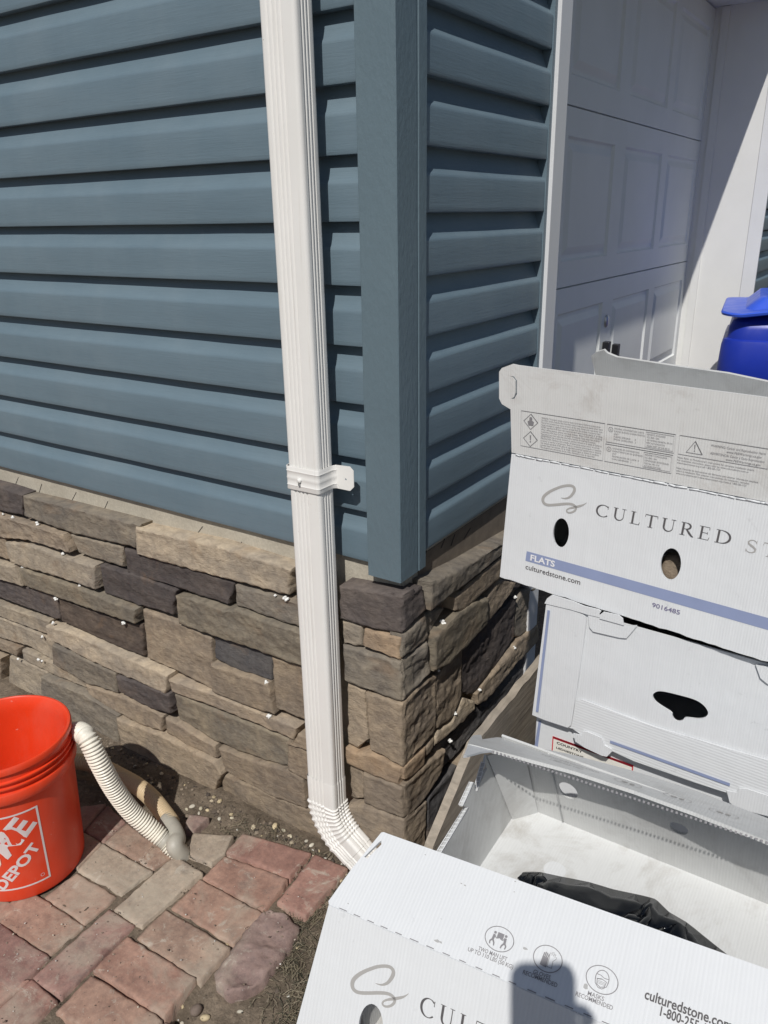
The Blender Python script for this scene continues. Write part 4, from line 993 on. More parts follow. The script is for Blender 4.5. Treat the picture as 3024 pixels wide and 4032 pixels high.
def ribbed(P, r0, amp, period):
    Q = resample(smooth_path(P), period/6); Rr = [r0+amp*math.cos(2*math.pi*i/6) for i in range(len(Q))]; return Q, Rr
Q, Rr = ribbed(leg1, HR-.0004, .0027, .0084)
n1 = int(len(Q)*.04)
mb = MB(); mb.tube(Q[n1:], Rr[n1:], 28); mb.obj('hose_leg', M_HOSEW, hose, True)
mb = MB(); mb.tube(Q[:n1+1], [x*1.0 for x in Rr[:n1+1]], 28); mb.obj('hose_leg', M_HOSEG, hose, True)
a0 = Q[-1]; d0 = (Q[-1]-Q[-7]).normalized()
# smooth cuff, loose ribs, then the bend
mb = MB(); mb.tube([a0-d0*.004, a0+d0*.024], HR-.001, 28); 
o = mb.obj('cuff', M_HOSEG, hose, True)
P2_ = [a0+d0*.022, a0+d0*.045, h7(1500, 1640, .026)]
Q2, R2 = ribbed([a0+d0*.016, a0+d0*.036, a0+d0*.070], HR+.0006, .0024, .0072); mb = MB(); mb.tube(Q2, R2, 28); mb.obj('hose_leg', M_HOSEW, hose, True)
e_ = Q2[-1]; mb = MB(); back = h7(1500, 1430, .03)
bend = smooth_path([e_-d0*.012, e_+d0*.004, h7(1505, 1600, .027), h7(1522, 1535, .027), h7(1490, 1450, .028), h7(1430, 1370, .028)], 10)
mb.tube(bend, [HR*.94]+[HR*.98]*(len(bend)-1), 28); mb.obj('bend_cuff', M_HOSEG, hose, True)
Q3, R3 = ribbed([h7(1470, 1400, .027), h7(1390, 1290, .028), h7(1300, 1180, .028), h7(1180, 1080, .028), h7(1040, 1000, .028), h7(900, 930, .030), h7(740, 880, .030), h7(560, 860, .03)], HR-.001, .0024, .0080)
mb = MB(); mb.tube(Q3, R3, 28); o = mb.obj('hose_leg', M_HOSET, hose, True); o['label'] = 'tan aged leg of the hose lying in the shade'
mb = MB(); mb.tube(smooth_path([h7(560, 900, .03), h7(640, 920, .012), h7(700, 915, .006), h7(760, 890, .004), h7(840, 830, .003)]), .0016, 6)
setp(mb.obj('wire', simple('red_wire', (.45, .03, .02), .5), None, True), 'thin red wire on the soil behind the orange bucket', 'wire')

# ================================================================== LEANING BOARD
t0, t1 = Vector((.200, 0, .506)), Vector((.200, .50, .530)); b0, b1 = Vector((.168, 0, -.02)), Vector((.168, .50, -.02))
yn = lambda v: -.082-(1-v)/.27*.150 if v > .73 else -.232-(.73-v)/.73*.07
V = []; F = []; n1_, n2_ = 60, 26; th_ = Vector((.018, 0, -.001)); rr = random.Random(3)
for s in (0, 1):
    for j in range(n2_+1):
        v = j/n2_
        for i in range(n1_+1):
            u = i/n1_; p = (b0.lerp(b1, u)).lerp(t0.lerp(t1, u), v)
            p.y = yn(v)+(.50-yn(v))*u
            if j == n2_: p.z += .006*noise.noise(Vector((u*14, 3, 1)))+.004*noise.noise(Vector((u*60, 3, 1)))
            if i == 0: p.y += .010*noise.noise(Vector((v*9, 1, 5)))+.004*noise.noise(Vector((v*40, 1, 5)))
            p.x += .002*noise.noise(Vector((u*5, v*4, 2))); V.append(p+(th_ if s else Vector((0, 0, 0))))
NN = (n1_+1)*(n2_+1); W1 = n1_+1
for s in (0, 1):
    for j in range(n2_):
        for i in range(n1_):
            a = s*NN+j*W1+i; F.append((a, a+1, a+W1+1, a+W1))
for i in range(n1_): F += [(i, i+1, NN+i+1, NN+i), (n2_*W1+i, n2_*W1+i+1, NN+n2_*W1+i+1, NN+n2_*W1+i)]
for j in range(n2_): F += [(j*W1, (j+1)*W1, NN+(j+1)*W1, NN+j*W1), (j*W1+n1_, (j+1)*W1+n1_, NN+(j+1)*W1+n1_, NN+j*W1+n1_)]
setp(mobj('leaning_board', V, F, M_BOARD), 'weathered grey board leaning against the boxes beside the stone wall', 'board')

# ================================================================== BOXES
# ---- top box: front wall with lettering, raised scuffed flap, ends, back and back flap
r6 = math.radians(6.3); D6 = Vector((math.cos(r6), -math.sin(r6), 0)); N6 = Vector((-math.sin(r6), -math.cos(r6), 0))   # N6 points to the camera side
PF = W(2014, 1787, 1, .074)
PB = hit(1968, 2271, PF+Vector((0, -.014, 0)), N6); 
vdir = (PF-(PF+N6*.0195-Vector((0, 0, .258)))).normalized()
TFm = frame(PF, D6, vdir)                   # local: u along the box, v up the front wall, origin at the fold's left end
top = thing('carton', 'topmost white box with lettered front, two hand holes and a scuffed raised flap', 'box', tuple(PF+Vector((.3, .2, -.22))), 'white corrugated stone boxes')
LB = .82; zbot = -.2622
def L_(px, py): return loc(TFm, px, py)
T1 = lambda x, y: (1950+x*.3918, 1550+y*.3918)
T2 = lambda x, y: (2450+x*.346, 1550+y*.346)
blL = L_(1968, 2271)
hA = L_(*T1(660, 1400)); hB = L_(*T2(552, 1940))
e1 = L_(*T1(578, 1400)); e2 = L_(*T1(740, 1400)); e3 = L_(*T1(660, 1250)); e4 = L_(*T1(672, 1552))
hw = (e2[0]-e1[0])/2; hh = (e3[1]-e4[1])/2
outl = [(0, 0), (LB, 0), (LB, zbot)]+wavy([(LB, zbot), (blL[0], blL[1])], .0011, 3)[1:]
clean = []
for p in outl:
    if not clean or math.hypot(p[0]-clean[-1][0], p[1]-clean[-1][1]) > .002: clean.append(p)
plate('front_wall', clean, TFm, M_BOX, top, .004, [ell(hA[0], hA[1], hw, hh), ell(hB[0], hB[1], hw*1.06, hh)])
# raised flap
fd = (Vector((0, 0, 1))+N6*.05).normalized(); FLm = frame(PF+Vector((0, 0, .0015)), D6, fd)
def Lf(px, py): return loc(FLm, px, py)
z6 = lambda x, y: (1924+x*.66305, 1350+y*.66305)
c1 = Lf(*z6(140, 130)); c2 = Lf(*z6(62, 160)); c3 = Lf(*z6(62, 330)); c4 = Lf(*z6(130, 395)); fh = Lf(3024, 1565)[1]
fo = [(0, .001), (LB, .001), (LB, c1[1]+(fh-c1[1])*LB/.41)]+[(c1[0]+.012, c1[1]), (c1[0], c1[1]+.001), (c2[0]+.006, c2[1]+.004), (c2[0], c2[1]-.004), (c3[0], c3[1]), (c3[0]+.006, c3[1]-.010), (c4[0], c4[1])]
sl = [Lf(*z6(x, y)) for x, y in ((128, 197), (150, 200), (168, 225), (168, 305), (150, 335), (132, 332), (150, 322), (158, 300), (158, 228), (146, 208))]
flap = plate('raised_flap', fo, FLm, M_BOXD, top, .004, [sl]); flap['label'] = 'scuffed flap with hazard print standing up'
# bright broken crease
mb = MB(); rr = random.Random(8); x = .01
while x < LB:
    L = rr.uniform(.006, .022); p = TFm @ Vector((x, rr.uniform(-.001, .0005), .0005)); q = TFm @ Vector((x+L, rr.uniform(-.001, .0005), .0005)); mb.tube([p, q], rr.uniform(.0012, .002), 6); x += L+rr.uniform(-.002, .004)
mb.obj('crease', M_BOX, top, True)
# rest of the box
bl3 = TFm @ Vector((blL[0], blL[1], 0)); zb = bl3.z
lean = 0.0; BKD = Vector((math.sin(r6), math.cos(r6), 0)); DEPTH = .285
def quadplate(name, P0, P1, P3, mat, parent, holes=(), th=.004):  # P0 origin, P1 along u, P3 along v
    m = frame(P0, P1-P0, P3-P0); a = (P1-P0).length; b = (m.inverted() @ P3); return plate(name, [(0, 0), (a, 0), (a+b.x, b.y), (b.x, b.y)], m, mat, parent, th, holes)
A_ = PF+D6*.004; 
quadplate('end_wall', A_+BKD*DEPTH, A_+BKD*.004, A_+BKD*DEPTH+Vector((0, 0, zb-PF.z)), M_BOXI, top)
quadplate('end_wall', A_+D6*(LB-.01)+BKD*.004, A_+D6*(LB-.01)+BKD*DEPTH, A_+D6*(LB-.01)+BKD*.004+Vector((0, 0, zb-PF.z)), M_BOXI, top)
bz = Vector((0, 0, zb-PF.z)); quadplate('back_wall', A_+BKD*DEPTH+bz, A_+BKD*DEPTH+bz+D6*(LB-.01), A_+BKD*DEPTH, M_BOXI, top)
quadplate('box_floor', bl3+Vector((0, 0, .001))+BKD*.004, bl3+Vector((0, 0, .001))+BKD*.004+D6*(LB-.002), bl3+Vector((0, 0, .001))+BKD*(DEPTH+.012), M_BOXF, top)
# back flap leaning forward over the box
bp0 = A_+BKD*DEPTH
q1 = W(2332, 1395, 1, .288); q2 = hit(3024, 1500, q1, N6)
lo = bp0+D6*.055
kz = 1.0
bfm = frame(q1, (q2-q1), (q1-(bp0+D6*.07)))
def Lb(px, py): return loc(bfm, px, py)
bf = [Lb(*z6(x, y)) for x, y in ((640, 55), (685, 42), (705, 62), (760, 85), (1100, 137), (1420, 182), (1659, 232))]; bf.append((bf[-1][0]+.35, bf[-1][1]-.01))
lowv = (bfm.inverted() @ bp0).y
bo = bf+[(bf[-1][0], lowv), ((bfm.inverted() @ (bp0+D6*.07)).x, lowv), Lb(*z6(628, 165)), Lb(*z6(608, 80))]
plate('back_flap', bo, bfm, M_BOXI, top, .005)
quadplate('shade_panel', A_+BKD*.012-Vector((0, 0, .004)), A_+BKD*.012-Vector((0, 0, .004))+D6*(LB-.012), A_+BKD*(DEPTH-.006)-Vector((0, 0, .004)), M_BOXI, top)  # unseen panel added to keep light out, so the hand holes look dark
# ---- print on the top box
pr = Print(TFm)
swirl(pr, L_(*T1(480, 1060)), L_(*T1(921, 1094)), L_(*T1(742, 1200))); pr.obj('monogram', M_INKL, top)
pr = Print(TFm)
A = L_(*T1(1005, 1222)); cap = L_(*T1(1018, 1100)); B = L_(*T2(1240, 1728)); serif_text(pr, 'CULTURED', A, B, (A[0]+.001, A[1]+(cap[1]-A[1])*.98)); pr.obj('lettering', M_INK, top)
pr = Print(TFm); A2 = L_(*T2(1388, 1795)); dd = Vector(B)-Vector(A); dd = dd/ (sum(glyph(c)[1]*.92+.17 for c in 'CULTURED')-.17); tot = sum(glyph(c)[1]*.92+.17 for c in 'STONE')-.17
serif_text(pr, 'STONE', A2, (A2[0]+dd.x*tot, A2[1]+dd.y*tot), (A2[0]+.001, A2[1]+(cap[1]-A[1])*.98)); pr.obj('lettering', M_INKL, top)
pr = Print(TFm, .0005); s0 = L_(*T1(318, 1582)); s1 = L_(*T1(310, 1680)); vt, vb = s0[1], s1[1]; sE = loc(TFm, 3024, 1350+1659*.66305)[0]
rT = loc(TFm, *z6(1659, 1612)); rB = loc(TFm, *z6(1659, 1650))
vt2 = loc(TFm, *z6(1400, 1535)); vb2 = loc(TFm, *z6(1400, 1590))
pr.poly([(s0[0], vt), (s0[0]-.001, vb), (LB, vb), (LB, vt)]); pr.obj('stripe', M_BLUE, top)
pr = Print(TFm, .0012); f0 = L_(*T1(355, 1665)); f1 = L_(*T1(598, 1750)); h_ = (vt-vb)*.58; base_ = vb+(vt-vb)*.21
pr.text('FLATS', (f0[0], base_), (f1[0], base_), (f0[0], base_+h_), .03); pr.obj('lettering', M_WHITEINK, top)
pr = Print(TFm); a1_ = L_(*T1(305, 1755)); b1__ = L_(*z6(543, 1445)); hgt = (vt-vb)*.50
pr.text('culturedstone.com', (a1_[0], vb-.0165), (b1__[0], vb-.0165), (a1_[0], vb-.0165+hgt), .012); 
n0_ = L_(*z6(968, 1580)); n1__ = L_(*z6(1135, 1615)); ny = vb-.018
pr.obj('lettering', M_INK, top)
pr = Print(TFm); pr.text('9016485', (n0_[0], ny), (n1__[0], ny), (n0_[0], ny+hgt*.8), .02); pr.obj('lettering', simple('violet_ink', (.20, .19, .30), .6), top)
# hazard panel on the raised flap
pr = Print(FLm)
def lf1(x, y): return Lf(*T1(x, y))
def lf2(x, y): return Lf(*T2(x, y))
k1, k2, k3, k4 = lf1(264, 162), lf1(1104, 308), lf1(1067, 685), lf1(258, 508)
def rect(P, wd): pr.loop([(p[0], p[1]) for p in P], wd)
ytop, ybot = (k1[1]+k2[1])/2, (k3[1]+k4[1])/2
rect([(k1[0], ytop), (k2[0], ytop), (k2[0], ybot), (k1[0], ybot)], .0009)
H_ = ytop-ybot
for j, cyy in enumerate((ytop-H_*.27, ytop-H_*.76)):
    cxx = k1[0]+H_*.30; s_ = H_*.215; rect([(cxx, cyy+s_), (cxx+s_, cyy), (cxx, cyy-s_), (cxx-s_, cyy)], .0015)
    if j == 0:
        pr.poly(ell(cxx, cyy+s_*.38, s_*.22, s_*.25, 14)); pr.poly([(cxx-s_*.15, cyy+s_*.2), (cxx+s_*.15, cyy+s_*.2), (cxx+s_*.45, cyy), (cxx+s_*.35, cyy-s_*.5), (cxx-s_*.35, cyy-s_*.5), (cxx-s_*.45, cyy)])
    else:
        pr.poly([(cxx-s_*.1, cyy+s_*.5), (cxx+s_*.1, cyy+s_*.5), (cxx+s_*.06, cyy-s_*.15), (cxx-s_*.06, cyy-s_*.15)]); pr.poly(ell(cxx, cyy-s_*.36, s_*.1, s_*.1, 10))
pr.obj('hazard_print', M_INKM, top)
pr = Print(FLm)
lines = ['WARNING: This product contains a chemical known to the State of California to cause cancer.', 'CAUTION: Contains Crystalline Silica. Dusts from cutting or sawing may cause possible cancer hazard.',
 'Dust of this product may cause irritation of the nose, throat and respiratory tract.', 'Avoid prolonged or repeated inhalation of dusts from this product. A properly fitted', 'NIOSH approved N-95 dust mask should be worn when cutting, sawing or grinding.',
 'Wear safety glasses, gloves and long sleeves. Wash hands after handling.', 'If swallowed drink water and call a physician immediately. Keep away from children.', 'Please consult your local safety data sheet before handling and installing this product.',
 'ADVERTENCIA: Este producto contiene una sustancia conocida en el estado de California.', 'PRECAUCION: Contiene silice cristalina. El polvo puede causar cancer de pulmon', 'al cortar o aserrar el producto. Evite la inhalacion prolongada o repetida.', 'Use mascara aprobada N-95, gafas de seguridad y guantes cuando corte el material.',
 'Lavese bien las manos. Si lo traga, tome agua y llame al medico.', 'Mantengase fuera del alcance de los ninos. Consulte la hoja de seguridad.']
x0 = k1[0]+H_*.62; x1 = k2[0]-.003; nL = len(lines)
for i, t in enumerate(lines):
    yy = ytop-H_*.07-(H_*.90)*(i+1)/nL*.98; e = x1-(.0 if i % 3 else .004)-(.012 if i in (7, 13) else 0); pr.text(t, (x0, yy), (e, yy), (x0, yy+H_*.044), .0)
def small_panel(xa, xb, ya, yb, head, body, rt):
    pr.loop([(xa, ya), (xb, ya), (xb, yb), (xa, yb)], .0008); h = ya-yb; xm = xa+(xb-xa)*.585
    pr.loop([(xm, ya-h*.10), (xb-.002, ya-h*.10), (xb-.002, yb+h*.08), (xm, yb+h*.08)], .0006)
    pr.loop(ell(xa+h*.22, ya-h*.27, h*.13, h*.13, 12), .0006); pr.text('UL', (xa+h*.16, ya-h*.31), (xa+h*.28, ya-h*.31), (xa+h*.16, ya-h*.22), .02)
    for i, t in enumerate(head): pr.text(t, (xa+h*.42, ya-h*(.22+.15*i)), (xa+h*.42+(xm-xa-h*.47)*min(1, len(t)/26), ya-h*(.22+.15*i)), (xa+h*.42, ya-h*(.22+.15*i)+h*.085))
    for i, t in enumerate(rt): pr.text(t, (xm+.002, ya-h*(.26+.155*i)), (xm+.002+(xb-xm-.006)*min(1, len(t)/25), ya-h*(.26+.155*i)), (xm+.002, ya-h*(.26+.155*i)+h*.09))
u1 = lf1(1127, 312)[0]; u2 = lf2(608, 490)[0]
small_panel(u1, u2, ytop, ytop-H_*.47, ['MINERAL COMPOSITION UNITS', 'SURFACE BURNING CHARACTERISTICS', 'UNIT', 'FLAME SPREAD      0', 'SMOKE DEVELOPED   5'], '', ['REPORTS & RELEASES', 'ICC-ESR-1364', 'HUD MATERIALS RELEASE No. MR-1318', 'RMEC AUTHORIZATION', 'TEXAS DEPT OF INS EC-21'])
small_panel(u1-.001, u2-.001, ytop-H_*.53, ybot+H_*.0, ['UNIDADES DE COMPOSICION', 'CARACTERISTICAS DE QUEMADO', 'UNIT', 'PROPAGACION DE LLAMA  0', 'HUMO GENERADO   5'], '', ['INFORMES Y COMUNICADOS', 'ICC-ESR-1364', 'COMUNICADO DE MATERIALES', 'HUD No. MR-1318', 'AUTORIZACION RMEC'])
w1 = lf2(655, 500)[0]; w2 = lf2(1655, 660)[0]+.004
pr.loop([(w1, ytop), (w2, ytop), (w2, ytop-H_*.47), (w1, ytop-H_*.47)], .0008)
cxx = w1+H_*.38; cyy = ytop-H_*.25; s_ = H_*.19; pr.loop([(cxx, cyy+s_*.85), (cxx+s_, cyy-s_*.75), (cxx-s_, cyy-s_*.75)], .0015)
pr.poly([(cxx-s_*.08, cyy+s_*.4), (cxx+s_*.08, cyy+s_*.4), (cxx+s_*.04, cyy-s_*.2), (cxx-s_*.04, cyy-s_*.2)]); pr.poly(ell(cxx, cyy-s_*.42, s_*.08, s_*.08, 8))
for i, (t, dx, q) in enumerate([('WARNING: Cancer and Reproductive Harm', 0, 1), ('www.P65Warnings.ca.gov', .3, .64), ('ADVERTENCIA: Cancer y Dano Reproductivo', 0, 1), ('www.P65Warnings.ca.gov', .3, .64)]):
    xa = w1+H_*.75; wd_ = (w2-.006-xa); yy = ytop-H_*(.15+.095*i); pr.text(t, (xa+wd_*dx, yy), (xa+wd_*(dx+q*(1 if dx == 0 else 1)), yy), (xa+wd_*dx, yy+H_*.055), .0)
for i, t in enumerate(["Note: Refer to Manufacturer's instructions for complete installation details.", 'For installation instructions, please refer to: www.culturedstone.com or', 'www.masonryveneer.org or call 1-800-255-1727.', '', 'Nota: Consulte las instrucciones del fabricante para obtener informacion detallada', 'sobre la instalacion. Para obtener instrucciones de instalacion, consulte:', 'www.culturedstone.com o www.masonryveneer.org o llame al 1-800-255-1727.']):
    if t: yy = ytop-H_*(.575+.068*i); pr.text(t, (w1, yy), (w1+(w2-w1)*.9*len(t)/80, yy), (w1, yy+H_*.045), .0)
pr.loop([(w2+.012, ytop), (w2+.16, ytop), (w2+.16, ybot), (w2+.012, ybot)], .0008)
pr.obj('fine_print', M_INKM, top)

# stones still packed in the top box, seen through the hand holes
for i, (hx_, dx) in enumerate(((hA, .012), (hB, -.004))):
    q = TFm @ Vector((hx_[0]+dx, hx_[1]-.022, -.055)); mb = MB()
    fr_ = lambda x, y, h, q=q: Vector((q.x+x*D6.x-h*BKD.x, q.y+x*D6.y-h*BKD.y, q.z+y))
    slab(mb, [(-.02, .022), (0, .030), (.03, .012)] if i else [(-.01, .0), (.004, .03), (.022, .04)], [(-.03, -.05), (0, -.052), (.035, -.05)], fr_, .026, .006, .003, 300+i, brn, st=.005)
    setp(mb.obj('veneer_stone', M_STONE, None, True), ['brown veneer stone inside the top box, seen through its left hand hole', 'brown veneer stone inside the top box, seen through its right hand hole'][i], 'stone')

# ---- second box
r15 = math.radians(1.6)
def DR(a): a = math.radians(a); return Vector((math.cos(a), -math.sin(a), 0)), Vector((-math.sin(a), -math.cos(a), 0)), Vector((math.sin(a), math.cos(a), 0))
z7 = lambda x, y: (1700+x*.79807, 2250+y*.79807)
D2, N2, K2 = DR(2.6)
tl = W(*z7(563, 150), 1, .036); 
B2 = frame(tl, D2, (0, 0, 1)); L2 = lambda x, y: loc(B2, *z7(x, y))
bl = L2(500, 705)
second = thing('carton', 'white corrugated box second from the top, with a bean shaped hand hole in front', 'box', tuple(tl+Vector((.3, .2, -.23))), 'white corrugated stone boxes')
b2h = -bl[1]
hole = [tuple(q.xy) for q in smooth_path([Vector((*L2(x, y), 0)) for x, y in ((1092, 605), (1110, 593), (1140, 592), (1200, 605), (1290, 630), (1335, 655), (1360, 685), (1362, 705), (1345, 722), (1310, 728), (1252, 722), (1240, 733), (1218, 740), (1198, 733), (1186, 715), (1182, 697), (1140, 670), (1105, 645), (1090, 622), (1092, 605))], 4)][:-1]
W2 = .82
plate('front_wall', [(0.002, 0), (W2, 0), (W2, bl[1]), (bl[0]+.002, bl[1])], B2, M_BOX, second, .004, [hole])
mb = MB(); m = frame(tl-N2*(-.006)*0-N2*.006*0, D2, K2); o_ = tl-N2*.006
mb.obox(tl+Vector((0, 0, bl[1]))-N2*.006+Vector((0, 0, .002)), D2*W2, K2*.36, Vector((0, 0, .003)))
top_z = zb-.001-tl.z
for a_, b_2, c_2 in ((o_+K2*.36+Vector((0, 0, top_z)), D2*W2, K2*.004), (o_+Vector((0, 0, top_z))+K2*.03, D2*.004, K2*.325)): mb.obox(a_, b_2, c_2, Vector((0, 0, bl[1]-top_z+.002)))
mb.obox(o_+D2*.0, D2*.004, K2*.03, Vector((0, 0, bl[1]+.002))); mb.obox(o_+D2*(W2-.004), D2*.004, K2*.355, Vector((0, 0, bl[1]+.002)))
mb.obj('box_shell', M_BOX, second)
# left corner flap, ribbed; lower fold; tabs
def outline(pts, L=L2): return [L(x, y) for x, y in pts]
plate('corner_flap', outline([(569, 158), (700, 190), (745, 206), (762, 218), (768, 235), (735, 480), (695, 735), (690, 755), (675, 766), (560, 728), (500, 703)]), B2, M_BOX, second, .002, off=.0042)
plate('lower_flap', outline([(718, 632), (745, 628), (1100, 760), (1659, 925), (1800, 965), (1800, 1185), (1659, 1150), (1300, 1035), (1000, 930), (780, 830), (695, 768), (705, 700)]), B2, M_BOXH, second, .002, off=.0040)
plate('tab', outline([(775, 208), (830, 205), (835, 222), (960, 262), (1018, 262), (1000, 285), (965, 325), (930, 322), (800, 292), (782, 270)]), B2, M_BOX, second, .002, off=.0046)
plate('tab', outline([(835, 225), (838, 205), (855, 192), (930, 208), (950, 225), (955, 258)]), B2, M_BOX, second, .002, off=.0075)
plate('tab', outline([(705, 790), (745, 800), (755, 780), (775, 783), (845, 812), (860, 850), (895, 868), (895, 880), (870, 905), (845, 900), (760, 860), (715, 830)]), B2, M_BOX, second, .002, off=.0070)
plate('tab', outline([(1460, 1072), (1510, 1080), (1520, 1060), (1560, 1062), (1800, 1140), (1800, 1240), (1659, 1195), (1520, 1160), (1475, 1130)]), B2, M_BOX, second, .002, off=.0070)
plate('tab', outline([(1602, 455), (1659, 462), (1800, 500), (1800, 590), (1659, 548), (1625, 520)]), B2, M_BOX, second, .002, off=.0050)
pr = Print(B2, .0066); pr.poly(outline([(578, 184), (591, 187), (533, 687), (520, 684)])); pr.obj('stripe', M_BLUE, second); pr = Print(B2, .0066); pr.poly(outline([(886, 825), (1476, 1035), (1475, 1050), (886, 838)]))
pr.obj('stripe', M_BLUE, second)
plate('top_flap', outline([(563, 152), (575, 128), (600, 110), (640, 122), (700, 140), (760, 165), (830, 182), (842, 190), (832, 204), (840, 222), (775, 207), (690, 182)]), B2, M_BOX, second, .002, off=.0062)
mb = MB(); mb.obox(o_+K2*.02+D2*.01+Vector((0, 0, -.05)), D2*(W2-.02), K2*.32, Vector((0, 0, -.012))); mb.obj('shade_panel', M_DARK, second)  # dark sheet standing in for the deep shade inside the open top
# ---- third box, with the red bordered label
D3, N3, K3 = DR(1.2)
tl3 = hit(*z7(514, 728), tl-N2*.016, N2); tl3 = Vector((tl3.x, tl3.y, tl.z+bl[1]-.0035)); 
B3 = frame(tl3, D3, (0, 0, 1)); L3 = lambda x, y: loc(B3, *z7(x, y))
third = thing('carton', 'white corrugated box with a red bordered paper label, third from the top', 'box', tuple(tl3+Vector((.3, .2, -.24))), 'white corrugated stone boxes')
def carton_body(o, D, K, w_, d_, h_, parent, mat):
    mb = MB(); mb.obox(o, D*w_, K*d_, Vector((0, 0, -h_))); return mb.obj('box_body', mat, parent, bevel=.003)
carton_body(tl3, D3, K3, .78, .38, .238, third, M_BOX)
pr = Print(B3, .0008); pr.poly(outline([(528, 735), (541, 735), (522, 880), (505, 880)], L3)); pr.obj('stripe', M_BLUE, third)
lab = outline([(596, 806), (640, 812), (760, 862), (998, 962), (982, 1120), (580, 990)], L3)
a_, b_, c_, d__ = L3(596, 806), L3(998, 962), L3(975, 1060), L3(582, 930)
lw = b_[0]-a_[0]; lh = .078; a_ = Vector((a_[0], (a_[1]+b_[1])/2+.0)); 
pl_ = plate('paper_label', [(a_.x, a_.y), (a_.x+lw, a_.y), (a_.x+lw, a_.y-lh), (a_.x, a_.y-lh)], B3, M_PAPER, third, .0006, off=.0011)
pr = Print(B3, .0014); pr.loop([(a_.x+.002, a_.y-.002), (a_.x+lw-.002, a_.y-.002), (a_.x+lw-.002, a_.y-lh+.002), (a_.x+.002, a_.y-lh+.002)], .0058); pr.obj('label_border', M_RED, third)
pr = Print(B3, .0016)
for t, pa, pb, hh_ in (('COUNTRY', (617, 855), (745, 888), .0056), ('LEDGESTONE', (615, 877), (750, 914), .0044), ('ASHFALL', (611, 900), (699, 926), .0044)):
    qa, qb = L3(*pa), L3(*pb); ym = (qa[1]+qb[1])/2; pr.text(t, (qa[0], ym), (qb[0], ym), (qa[0], ym+hh_), .03)
yy = L3(870, 985)[1]
pr.obj('label_print', M_BLACK, third); pr = Print(B3, .0016)
rr = random.Random(4); x = a_.x+lw*.64
while x < a_.x+lw*.88:
    wd = rr.choice([.0006, .001, .0018]); pr.poly([(x, yy+.004), (x+wd, yy+.004), (x+wd, yy-.006), (x, yy-.006)]); x += wd+rr.choice([.0007, .0012])
pr.obj('barcode', M_BLACK, third)
# ---- two more in the stack down to the driveway
z4 = tl3.z-.2385
fourth = thing('carton', 'white corrugated box at the bottom of the rear stack, behind the open box', 'box', (tl3.x+.3, tl3.y+.2, -.02), 'white corrugated stone boxes')
carton_body(Vector((tl3.x+.01, tl3.y+.01, z4)), D3, K3, .78, .38, z4+.019, fourth, M_BOX)

# ---- open box in front
g3 = lambda x, y: (1140+x*.63894, 3200+y*.63894)
g4 = lambda x, y: (2100+x*.55696, 3400+y*.55696)
F0 = W(1294, 3564, 2, .67); F1 = W(2000, 3870, 2, .67); DF = (F1-F0).normalized()
opn = thing('carton', 'open foreground corrugated box with a black bag inside and round safety symbols on its flap', 'box', (.65, -.42, .48), 'white corrugated stone boxes')
dn = Vector((0.02, -.36, -.93)).normalized(); FPm = frame(F0, DF, -dn)
def LP(px, py): return loc(FPm, px, py)
q = LP(1167, 4032); k = .245/abs(q[1]); LO = .86
cH = LP(*g3(500, 1322))
plate('front_wall', wavy([(0, 0), (LO, 0)], .0004, 5)[:-1]+[(LO, 0), (LO, -.245), (q[0]*k, -.245)], FPm, M_BOX, opn, .004, [ell(cH[0], cH[1], .0165, .029)])
FA = W(1529, 3277, 2, .712); FFm = frame(F0+Vector((0, 0, .0005)), DF, FA-F0)
def LQ(px, py): return loc(FFm, px, py)
fe = LQ(1529, 3277); fr2 = LQ(3024, 3816)
fo = [(0, .0005), (LO, .0005), (LO, fr2[1]+(fr2[1]-fe[1])*.1), fr2]+[LQ(*g3(x, y)) for x, y in ((600, 127), (580, 119), (565, 122), (383, 345))]+[LQ(*g3(240, 545))]
slot = [LQ(*g3(x, y)) for x, y in ((553, 180), (566, 172), (566, 196), (478, 282), (460, 272))]
ff = plate('front_flap', fo, FFm, M_BOX, opn, .004, [slot])
# print on the front flap
pr = Print(FFm)
def circ(l, r_, t, b):
    L_, R_2, T_, B_ = LQ(*l), LQ(*r_), LQ(*t), LQ(*b); return ((L_[0]+R_2[0])/2, (T_[1]+B_[1])/2, (R_2[0]-L_[0])/2, (T_[1]-B_[1])/2)
C1 = circ(g3(1200, 770), g3(1387, 790), g3(1302, 703), g3(1287, 858)); C2 = circ(g3(1500, 888), g3(1684, 915), g3(1600, 820), g3(1580, 983)); C3 = circ(g4(368, 810), g4(602, 845), g4(495, 727), g4(478, 923))
cl = lambda q_: pr.loop(ell(q_[0], q_[1], q_[2], q_[3], 40), .0010)
cl(C1)
KS = (C1[2]+C1[3])/2/.0225
c = C1[:2]; pr.xf = lambda p, c=C1: (c[0]+(p[0]-c[0])*KS*.92, c[1]+(p[1]-c[1])*KS*.92)
pr.poly([(c[0]-.0055, c[1]+.001), (c[0]+.0065, c[1]+.001), (c[0]+.0065, c[1]+.011), (c[0]-.0055, c[1]+.011)])
for sg in (-1, 1):
    hx = c[0]+sg*.0105; pr.poly(ell(hx, c[1]+.0085, .0026, .0026, 12)); pr.stroke([(hx, c[1]+.005), (hx+sg*.001, c[1]-.004)], [.0045, .004]); pr.stroke([(hx, c[1]+.003), (hx-sg*.005, c[1]-.0005), (hx-sg*.009, c[1]+.001)], .0017)
    pr.stroke([(hx+sg*.001, c[1]-.004), (hx+sg*.005, c[1]-.009), (hx+sg*.004, c[1]-.014)], [.003, .0026, .002]); pr.stroke([(hx+sg*.001, c[1]-.004), (hx-sg*.003, c[1]-.010), (hx-sg*.004, c[1]-.015)], [.003, .0026, .002])
